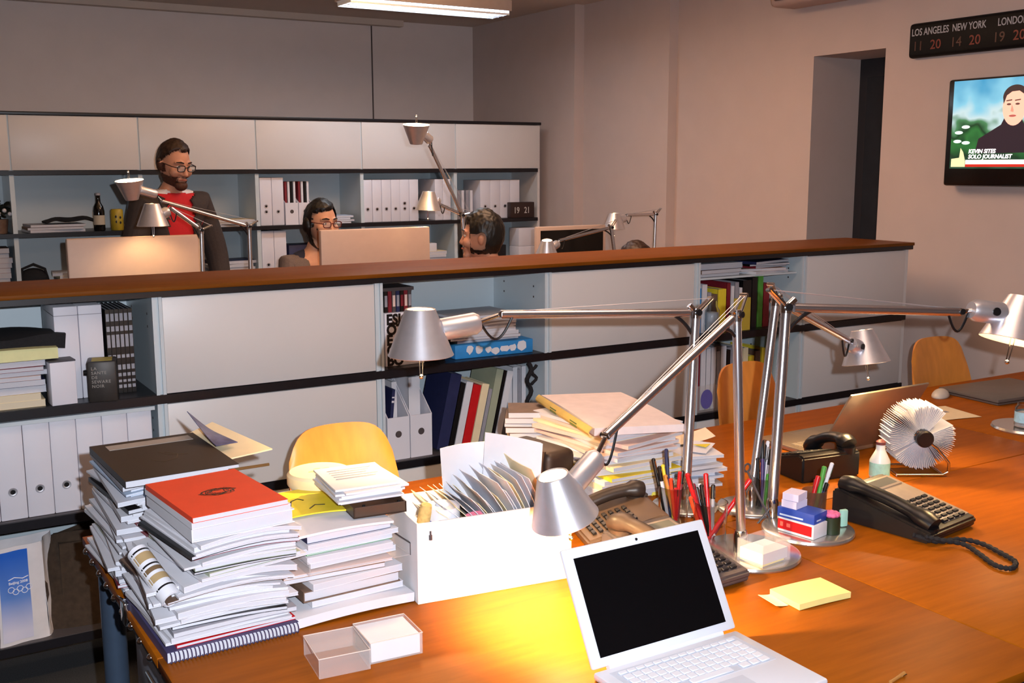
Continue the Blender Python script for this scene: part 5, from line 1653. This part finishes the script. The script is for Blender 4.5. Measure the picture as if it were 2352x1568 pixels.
# ---------------------------------------------------------------- telephones
def Matrix_loc(o, w):
    """place (location, rotation) that a point w of the room has under thing o"""
    q = Matrix.Translation(o.location) @ o.rotation_euler.to_matrix().to_4x4()
    return q.inverted() @ Vector(w), (0, 0, -o.rotation_euler.z)
def phone(label, loc, rz, body, hs=BLACK, display=True, w=.19, d=.22, hand_side=-1, cover=None, arch=.026, seat=.034):
    """desk telephone, user at own -y; handset on hand_side"""
    o = thing('telephone', label, 'telephone', loc, rz)
    pr = [(-d / 2, .012), (-d / 2, .028), (d / 2 - .02, .078), (d / 2, .072), (d / 2, .0), (-d / 2 + .01, 0)]
    M = Matrix(((0, 0, 1, 0), (1, 0, 0, 0), (0, 1, 0, 0), (0, 0, 0, 1)))
    b = MB().prism(pr, -w / 2, w / 2, 0, M)
    bmesh.ops.bevel(b.bm, geom=b.bm.edges[:], offset=.005, segments=2, affect='EDGES')
    b.build('body', body, o)
    sl = math.atan2(.050, d - .02)
    def onface(x, y):
        return (x, y, .028 + (y + d / 2) * .050 / (d - .02))
    k0 = -.02 if hand_side < 0 else -w / 2 + .02
    k1 = w / 2 - .02 if hand_side < 0 else .02
    if display:
        p = onface((k0 + k1) / 2, d / 2 - .055)
        MB().box((p[0], p[1], p[2] + .0025), (k1 - k0 + .01, .045, .005), rot=(sl, 0, 0), bev=.001).build('display_frame', cover or body, o)
        MB().box((p[0], p[1], p[2] + .0045), (k1 - k0 - .01, .030, .002), rot=(sl, 0, 0)).build('display', mat('phone_lcd', '6b6a60', 0.25), o)
    for r_ in range(7):
        for c_ in range(4 if r_ < 2 else 4):
            x = k0 + (k1 - k0) * (c_ + .5) / 4
            y = -d / 2 + .022 + r_ * .0165
            p = onface(x, y)
            MB().box((p[0], p[1], p[2] + .0035), ((k1 - k0) / 4 - .007, .0095, .006), rot=(sl, 0, 0), bev=.001, seg=1).build('key', BLACK if body is not DKGREY else BLACKP, o)
    hx_ = hand_side * (w / 2 - .032)
    hm_ = MB()
    pts, rr = [], []
    for i in range(15):
        t = i / 14
        y = -d / 2 + .012 + (d - .024) * t
        zz = seat + (y + d / 2) * .048 / (d - .02) + arch * math.sin(PI * t) ** .7 + .008
        pts.append((hx_, y, zz))
        rr.append(.026 if i in (0, 14) else .029 if i in (1, 2, 12, 13) else .021)
    hm_.tube(pts, rr, 16, flat=.72)
    h_ = hm_.build('handset', hs, o)
    for i in (1, 13):
        p = Vector(pts[i])
        MB().lathe([(0, 0), (.024, 0), (.027, .022), (0, .024)], p + Vector((0, 0, -.036)), seg=20).build('ear_cup', hs, h_)
    return o
ph1 = phone('black desk telephone with grey keypad and a long cord on the desk', (2.135, 1.668, T0), R(8), mat('black_phone_body', '211d1c', 0.32), BLACK, w=.206, d=.27, cover=BRGREY, arch=.012, seat=.028)
MB().box((.042, -.008, .0536), (.112, .222, .004), rot=(math.atan2(.050, .25), 0, 0), bev=.0015).build('keypad_plate', BRGREY, ph1)
cdl = at(2110, 1238, z=.742)
cpts = [at(x, y, z=zz) for x, y, zz in ((2096, 1228, .750), (2150, 1243, .738), (2205, 1238, .738), (2255, 1248, .738), (2300, 1270, .738), (2332, 1290, .738), (2322, 1305, .738), (2285, 1297, .738), (2250, 1272, .738), (2215, 1250, .740), (2165, 1240, .748), (2125, 1232, .752))]
o0 = cdl.copy()
def smooth(pts, n=8):
    out = []
    for i in range(len(pts) - 1):
        p0, p1, p2, p3 = pts[max(i - 1, 0)], pts[i], pts[i + 1], pts[min(i + 2, len(pts) - 1)]
        for k in range(n):
            t = k / n
            out.append(.5 * ((2 * p1) + (p2 - p0) * t + (2 * p0 - 5 * p1 + 4 * p2 - p3) * t * t + (3 * p1 - p0 - 3 * p2 + p3) * t ** 3))
    return out + [pts[-1]]
cp = smooth([p - o0 for p in cpts], 10)
MB().tube(cp, [.0055 + .0014 * math.sin(i * 2.1) for i in range(len(cp))], 8).build('cord', BLACKM, ph1, *Matrix_loc(ph1, cdl))
ph2 = phone('black desk telephone turned away, in front of the silver laptop', (2.275, 2.105, T0), R(172), mat('black_phone_back', '1d1917', 0.35), BLACK, w=.20, d=.19)
MB().tube([(.03 * math.cos(k * .62) + .006 * k, .02 * math.sin(k * .62) - .004 * k, .012 + .012 * math.sin(k * 1.3) ** 2) for k in range(24)], .0045, 7).build('cord', BLACKM, ph2, *Matrix_loc(ph2, Vector((2.17, 2.20, DZ + .006))))
phone('brown-lit telephone with its handset on the rear side, behind the white file box', (1.475, 1.958, T0), R(-108), mat('dark_brown_phone', '5a4638', 0.4), mat('dark_handset', '2a211d', 0.4), display=False, w=.20, d=.20, hand_side=-1, arch=.016, seat=.030)
phb = phone('grey telephone half hidden behind the white laptop lid', (1.440, 1.705, T0), R(3), DKGREY, mat('brown_grey_handset', '43362e', 0.4), w=.19, d=.27, cover=BRGREY)
MB().box((.060, .010, .0605), (.034, .014, .003), rot=(.19, 0, 0)).build('pale_key', PINKP, phb)

# ---------------------------------------------------------------- pens, cups, boxes round the lamp bases
def cup(label, loc, r, h, m, cat='pen cup'):
    o = thing('pen_cup', label, cat, loc)
    MB().lathe([(0, 0), (r * .92, 0), (r, h), (r - .0022, h), (r * .92 - .0022, .004), (0, .004)], seg=28).build('cup', m, o)
    return o
def pen(label, base, tipv, kind, col, group=None, r=.0046):
    o = thing(kind, label, kind.replace('_', ' '), base, 0, group)
    t = Vector(tipv)
    u = t.normalized()
    L_ = t.length
    MB().tube([(0, 0, 0), u * L_ * .72], r, 10).build('barrel', col, o)
    MB().tube([u * L_ * .72, u * L_ * .98, t], [r * 1.15, r * 1.15, r * .6], 10).build('cap', col if kind != 'ballpoint_pen' else BLACK, o)
    MB().tube([u * L_ * .76 + Vector((0, -r * 1.5, 0)), u * L_ * .97 + Vector((0, -r * 1.6, 0))], .0013, 6).build('clip', CHROME, o)
    return o
def cupset(label, where, px, py, r, h, pens, m=GLASS, zb=DZ + .0006):
    """a cup and its pens; each pen runs from its foot to its tip as seen in the photo, f metres nearer or farther at the tip"""
    c = at(px, py, z=zb)
    cup(label, c, r, h, m)
    for i, (kind, cw, col, x0, y0, x1, y1, f) in enumerate(pens):
        d0 = dp(c)
        b = at(x0, y0, d=d0)
        b.z = max(b.z, zb + .006)
        t = at(x1, y1, d=d0 + f) - b
        pen(f'{cw} {kind.replace("_", " ")}, {ORD[i]} in the {where}', b, t, kind, col, None, .0055 if kind == 'marker' else .0046)
VIO = mat('violet_plastic', '4b3a6a', 0.4)
cupset('clear glass cup of blue and white pens beside the grey telephone', 'glass cup beside the grey telephone', 1546, 1200, .038, .095,
       [('ballpoint_pen', 'black', BLACK, 1530, 1190, 1500, 1052, 0), ('ballpoint_pen', 'white', PAPER, 1534, 1192, 1514, 1070, -.01), ('felt_pen', 'dark blue', NAVY, 1540, 1190, 1530, 1030, .02),
        ('felt_pen', 'red', RED, 1552, 1196, 1562, 1082, -.01), ('felt_pen', 'yellow', YELLOW, 1546, 1190, 1522, 1066, .02), ('felt_pen', 'orange red', ORANGER, 1550, 1196, 1541, 1098, -.02),
        ('pencil', 'orange', PLY, 1548, 1190, 1528, 1090, .0), ('ballpoint_pen', 'dark red', MAROON, 1556, 1190, 1568, 1080, .01), ('marker', 'red', RED, 1550, 1192, 1552, 1120, -.015)])
cupset('clear glass cup of red pens in front of the chrome lamp posts', 'glass cup before the lamp posts', 1630, 1246, .040, .10,
       [('marker', 'red', RED, 1622, 1235, 1578, 1086, -.01), ('felt_pen', 'dark red', MAROON, 1620, 1232, 1592, 1110, .0), ('felt_pen', 'orange red', ORANGER, 1612, 1230, 1586, 1140, -.02), ('marker', 'bright red', RED, 1630, 1228, 1621, 1086, .02),
        ('ballpoint_pen', 'black', BLACK, 1628, 1230, 1611, 1112, .0), ('ballpoint_pen', 'grey', GREY, 1636, 1232, 1638, 1112, .01), ('marker', 'long red', RED, 1625, 1238, 1724, 1100, .0), ('felt_pen', 'slanting dark red', MAROON, 1634, 1236, 1708, 1118, .015),
        ('ballpoint_pen', 'slanting black', BLACK, 1624, 1230, 1600, 1118, .02), ('felt_pen', 'white', PAPER, 1640, 1230, 1606, 1110, .02)])
cupset('clear glass cup of dark pens by the lamp leaning to the side', 'glass cup by the leaning lamp post', 1756, 1172, .034, .09,
       [('ballpoint_pen', 'black', BLACK, 1744, 1164, 1740, 1050, 0), ('ballpoint_pen', 'violet', VIO, 1750, 1164, 1752, 1010, .01), ('ballpoint_pen', 'grey', GREY, 1752, 1164, 1772, 1030, .0), ('marker', 'green', GREEN, 1756, 1166, 1766, 1088, -.01),
        ('felt_pen', 'white', PAPER, 1754, 1164, 1764, 1012, .02), ('ballpoint_pen', 'dark blue', NAVY, 1748, 1164, 1760, 1020, .02)])
zb = DZ + .013
cupset('brown cup of red and green pens beside the small cartons', 'cup beside the small cartons', 1868, 1192, .030, .075,
       [('marker', 'red', RED, 1858, 1178, 1880, 1092, 0), ('felt_pen', 'dark red', MAROON, 1864, 1178, 1874, 1100, .01), ('marker', 'green', GREEN, 1872, 1178, 1894, 1070, .0), ('felt_pen', 'white', PAPER, 1874, 1178, 1912, 1062, .01),
        ('ballpoint_pen', 'black', BLACK, 1876, 1178, 1906, 1072, .02), ('ballpoint_pen', 'dark blue', NAVY, 1876, 1178, 1900, 1108, -.01)], m=mat('smoky_acrylic', '6a4a38', 0.15, alpha=.55), zb=zb)
def carton(name, label, cat, px, py, zz, w, d, h, rz, mats, stripes=None):
    c = at(px, py, z=zz)
    o = thing(name, label, cat, (c.x, c.y, zz), R(rz))
    MB().b2(-w / 2, w / 2, -d / 2, d / 2, 0, h, bev=.0012).build('carton', mats, o)
    return o
zz = DZ + .0128
bx1 = carton('staple_box', 'red and white small carton at the bottom on the lamp base', 'box', 1842, 1222, zz, .098, .056, .034, -80, PAPER)
MB().b2(-.0485, .044, -.0286, -.0278, .006, .030).build('red_print', RED, bx1)
MB().b2(-.042, -.034, -.0289, -.0284, .013, .024).b2(-.024, -.014, -.0289, -.0284, .014, .023).build('pale_mark', mat('pale_red_print', 'ee6a5a', 0.5), bx1)
bx2_ = thing('staple_box', 'blue small carton lying on the red and white one', 'box', bx1.location + Vector((.002, .004, .0342)), R(-77))
MB().b2(-.049, .049, -.029, .029, 0, .024, bev=.0012).build('carton', BLUE, bx2_)
MB().b2(-.042, .02, -.0296, -.0288, .005, .009).b2(.0485, .0498, -.018, .0, .006, .009).build('pale_print', PALEB, bx2_)
nc = thing('note_block', 'white note block tied together on the blue carton', 'note block', bx2_.location + Vector((-.006, .020, .0242)), R(12))
rn = random.Random(6)
for k in range(2):
    MB().box((0.001 * k, 0, .009 + .018 * k), (.047, .040, .0172), .12 * k).build('paper_block', mat('lilac_paper', 'dcd4ec', 0.7, lines='Z', scale=200, var=.06), nc)
gp = thing('magnet_pot', 'dark green round pot with a pink top on the lamp base', 'pot', at(1908, 1222, z=zz))
MB().lathe([(0, 0), (.021, 0), (.021, .040), (0, .040)], seg=28).build('pot', mat('dark_green_plastic', '22301f', 0.4), gp)
pk_ = MB()
for k in range(9):
    a = k * 2 * PI / 9
    pk_.ball((.012 * math.cos(a), .012 * math.sin(a), .045), .009, seg=10, rings=6, sc=(1, 1, .7))
pk_.ball((0, 0, .047), .010, sc=(1, 1, .7))
pk_.build('pink_top', mat('pink_sponge', 'd86a9a', 0.7, var=.15), gp)
er = thing('eraser', 'mint green eraser standing beside the dark green pot', 'eraser', at(1936, 1208, z=zz), R(-10))
MB().box((0, 0, .021), (.020, .012, .042), bev=.0035).build('rubber', mat('mint_rubber', 'a6d8c6', 0.6), er)
nb = thing('note_holder', 'clear acrylic holder with white note sheets on the round lamp base', 'note holder', (0, 0, 0), R(6))
c_ = at(1750, 1283, z=zz)
nb.location = (c_.x, c_.y, zz)
MB().b2(-.046, .046, -.040, -.038, 0, .050).b2(-.046, .046, .030, .032, 0, .050).b2(-.046, -.044, -.038, .030, 0, .050).b2(.044, .046, -.038, .030, 0, .050).b2(-.044, .044, -.038, .030, 0, .002).build('holder', ACRYL, nb)
MB().b2(-.041, .041, -.036, .028, .0060, .030).build('sheets', PAPER, nb)
MB().b2(-.041, .03, -.0362, .028, .0021, .0059).build('yellow_sheet', PALEY, nb)
# scissors lying upright near the third lamp post
ssr = thing('wire_scissors', 'dark scissors standing crossed between the lamp posts', 'scissors', at(1752, 1200, z=DZ + .001))
q0, q1 = at(1735, 1208, d=dp(ssr.location)), at(1785, 1142, d=dp(ssr.location))
MB().tube([q0 - ssr.location, at(1762, 1175, d=dp(ssr.location)) - ssr.location, q1 - ssr.location], .0028, 8).tube([at(1768, 1190, d=dp(ssr.location)) - ssr.location, at(1738, 1128, d=dp(ssr.location)) - ssr.location, at(1716, 1080, d=dp(ssr.location)) - ssr.location], .0028, 8).build('blades', DKGREY, ssr)
pt_ = at(1716, 1074, d=dp(ssr.location)) - ssr.location
MB().tube([pt_ + Vector((.010 * math.cos(a * PI / 8), 0, .010 * math.sin(a * PI / 8))) for a in range(17)], .0026, 7).build('finger_loop', DKGREY, ssr)

# ---------------------------------------------------------------- rolodex, bottle, silver laptop, far desk things
ro = thing('card_file_wheel', 'rotary card file full of white cards on a chrome stand', 'card file', (2.53, 1.945, T0), R(-32))
rc_, rz_ = .094, .112
cm = 96
for k in range(cm):
    a = 2 * PI * k / cm
    if .24 * PI < a < .37 * PI or 1.30 * PI < a < 1.335 * PI or .80 * PI < a < .83 * PI:
        continue
    jr = .0025 * math.sin(k * 2.3)
    q = Matrix.Translation((0, 0, rz_)) @ Matrix.Rotation(a, 4, 'Y')
    c0 = MB().box((0, 0, .058 + jr), (.0007, .092, .068))
    for v in c0.bm.verts:
        v.co = q @ v.co
    c0.build('card', PAPER, ro)
MB().lathe([(.024, -.048), (.024, .048)], (0, 0, rz_), (0, 1, 0), 24).build('hub', BLACK, ro)
for s in (-1, 1):
    MB().lathe([(0, .018), (.020, .018), (.024, .014), (.024, 0), (0, 0)], (0, s * .054, rz_), (0, s, 0), 28).build('knob', BLACK, ro)
    MB().tube([(0, s * .052, rz_), (.04, s * .054, rz_ - .03), (.075, s * .054, .04), (.075, s * .054, .014), (.06, s * .054, .005), (-.07, s * .054, .005)], .0042, 10).build('stand', CHROME, ro)
for x in (-.07, .06):
    MB().tube([(x, -.054, .005), (x, .054, .005)], .0042, 10).build('cross_bar', CHROME, ro)
sbp = at(2019, 1096, z=T0)
bt2 = thing('glue_bottle', 'small white bottle with a mint label before the rotary card file', 'bottle', sbp)
MB().lathe([(0, 0), (.026, 0), (.028, .004), (.028, .050), (.014, .078), (.0125, .082), (.0125, .100), (0, .100)], seg=28).build('bottle', mat('milky_plastic', 'dfe8e4', 0.35), bt2)
MB().lathe([(.0283, .008), (.0283, .046)], seg=28).build('label', mat('mint_label', 'a4dccb', 0.5, var=.2, scale=60), bt2)
MB().lathe([(.0135, .096), (.0135, .104), (.006, .110), (0, .110)], seg=18).build('cap', mat('dull_red_cap', '6a3c3e', 0.4), bt2)

SIL = mat('silver_laptop', 'b8a68c', 0.34, .75, var=.03)
sl_ = thing('silver_laptop', 'open silver laptop seen from behind its lid on the rear desk', 'laptop', (2.555, 2.185, DZ))
MB().b2(-.17, .17, 0, .245, .001, .016, bev=.003).build('base', SIL, sl_)
for r_ in range(5):
    for c_ in range(13):
        MB().box((-.135 + .0225 * c_, .04 + .019 * r_, .0168), (.0195, .0160, .002)).build('key', mat('silver_key', 'b5a58e', 0.4, .4), sl_)
MB().b2(-.05, .05, .155, .225, .0160, .0163).build('trackpad', SIL, sl_)
lid2 = MB().b2(-.17, .17, -.003, .004, 0, .236, bev=.002).build('lid', SIL, sl_, (0, -.002, .016), (R(31), 0, 0))
MB().b2(-.155, .155, .0035, .0048, .014, .224).build('screen', mat('dark_screen', '15120f'), lid2)

ms = thing('computer_mouse', 'white computer mouse near the wall end of the desks', 'mouse', at(2160, 910, z=T0), R(25))
MB().ball((0, 0, .0), .03, seg=24, rings=14, sc=(1.9, 1.05, 1.0)).build('shell', mat('mouse_white', 'cfc6b8', 0.35), ms)
for v in ms.children[0].data.vertices:
    v.co.z = max(v.co.z, 0)
mcab = thing('mouse_cable', 'thin pale cable curling beside the white mouse', 'cable', at(2230, 912, z=T0))
mp_ = smooth([Vector(p) for p in ((0, 0, .002), (.03, .02, .002), (.05, -.02, .002), (.09, .01, .002), (.13, -.03, .002), (.20, .02, .002))], 6)
MB().tube(mp_, .0018, 6).build('wire', PAPER, mcab)
kl = thing('closed_notebook', 'flat grey closed laptop at the edge of the photo on the wall side desk', 'laptop', (3.68, 2.46, T0), R(-4))
MB().b2(-.18, .22, -.13, .14, 0, .022, bev=.004).build('shell', mat('grey_notebook_shell', '6e6660', 0.4, .3), kl)
MB().b2(-.181, .221, -.131, .141, .009, .011).build('dark_seam', BLACK, kl)
fp = thing('paper_sheet', 'single tan-lit paper sheet behind the rotary card file', 'paper', (3.21, 2.375, T0), R(-12))
MB().sheet(lambda u, v: (-.10 + .20 * u, -.09 + .18 * v, .001 + .0015 * math.sin(3 * u)), 4, 4, .0006).build('sheet', CREAM, fp)
MB().b2(-.05, .04, .0, .02, .0027, .0030).build('print_lines', GREY, fp)
jd = thing('round_lamp_base', 'round metal disc base with a glass jar at the photo edge', 'lamp base', (3.265, 2.085, DZ))
MB().lathe([(0, 0), (.105, 0), (.108, .005), (.104, .012), (0, .014)], seg=48).build('disc', mat('lamp_base_metal', 'cfccc8'), jd)
jr_ = thing('glass_jar', 'clear glass jar with a pale blue label on the round metal base', 'jar', (3.245, 2.075, DZ + .0142))
MB().lathe([(0, 0), (.032, 0), (.034, .004), (.034, .062), (.028, .070), (.028, .076), (.0255, .076), (.0255, .070), (.0315, .061), (.0315, .005), (0, .004)], seg=30).build('vessel', GLASS, jr_)
MB().lathe([(0, .005), (.031, .005), (.031, .045), (0, .045)], seg=24).build('contents', PAPER, jr_)
MB().lathe([(.0343, .015), (.0343, .050)], seg=30).build('label', mat('pale_blue_label', 'a9d4e6', 0.5, var=.2, scale=60), jr_)
# dark device edge at the lower corner of the photo
pz = at(2060, 1560, z=DZ)
pen('tan pencil lying on the bare desk near the white laptop', at(2045, 1566, z=DZ + .004), at(2078, 1545, z=DZ + .004) - at(2045, 1566, z=DZ + .004) + Vector((.03, -.05, 0)) * 0, 'short_pencil', mat('tan_pencil', 'a8743a', 0.5), None, .003)
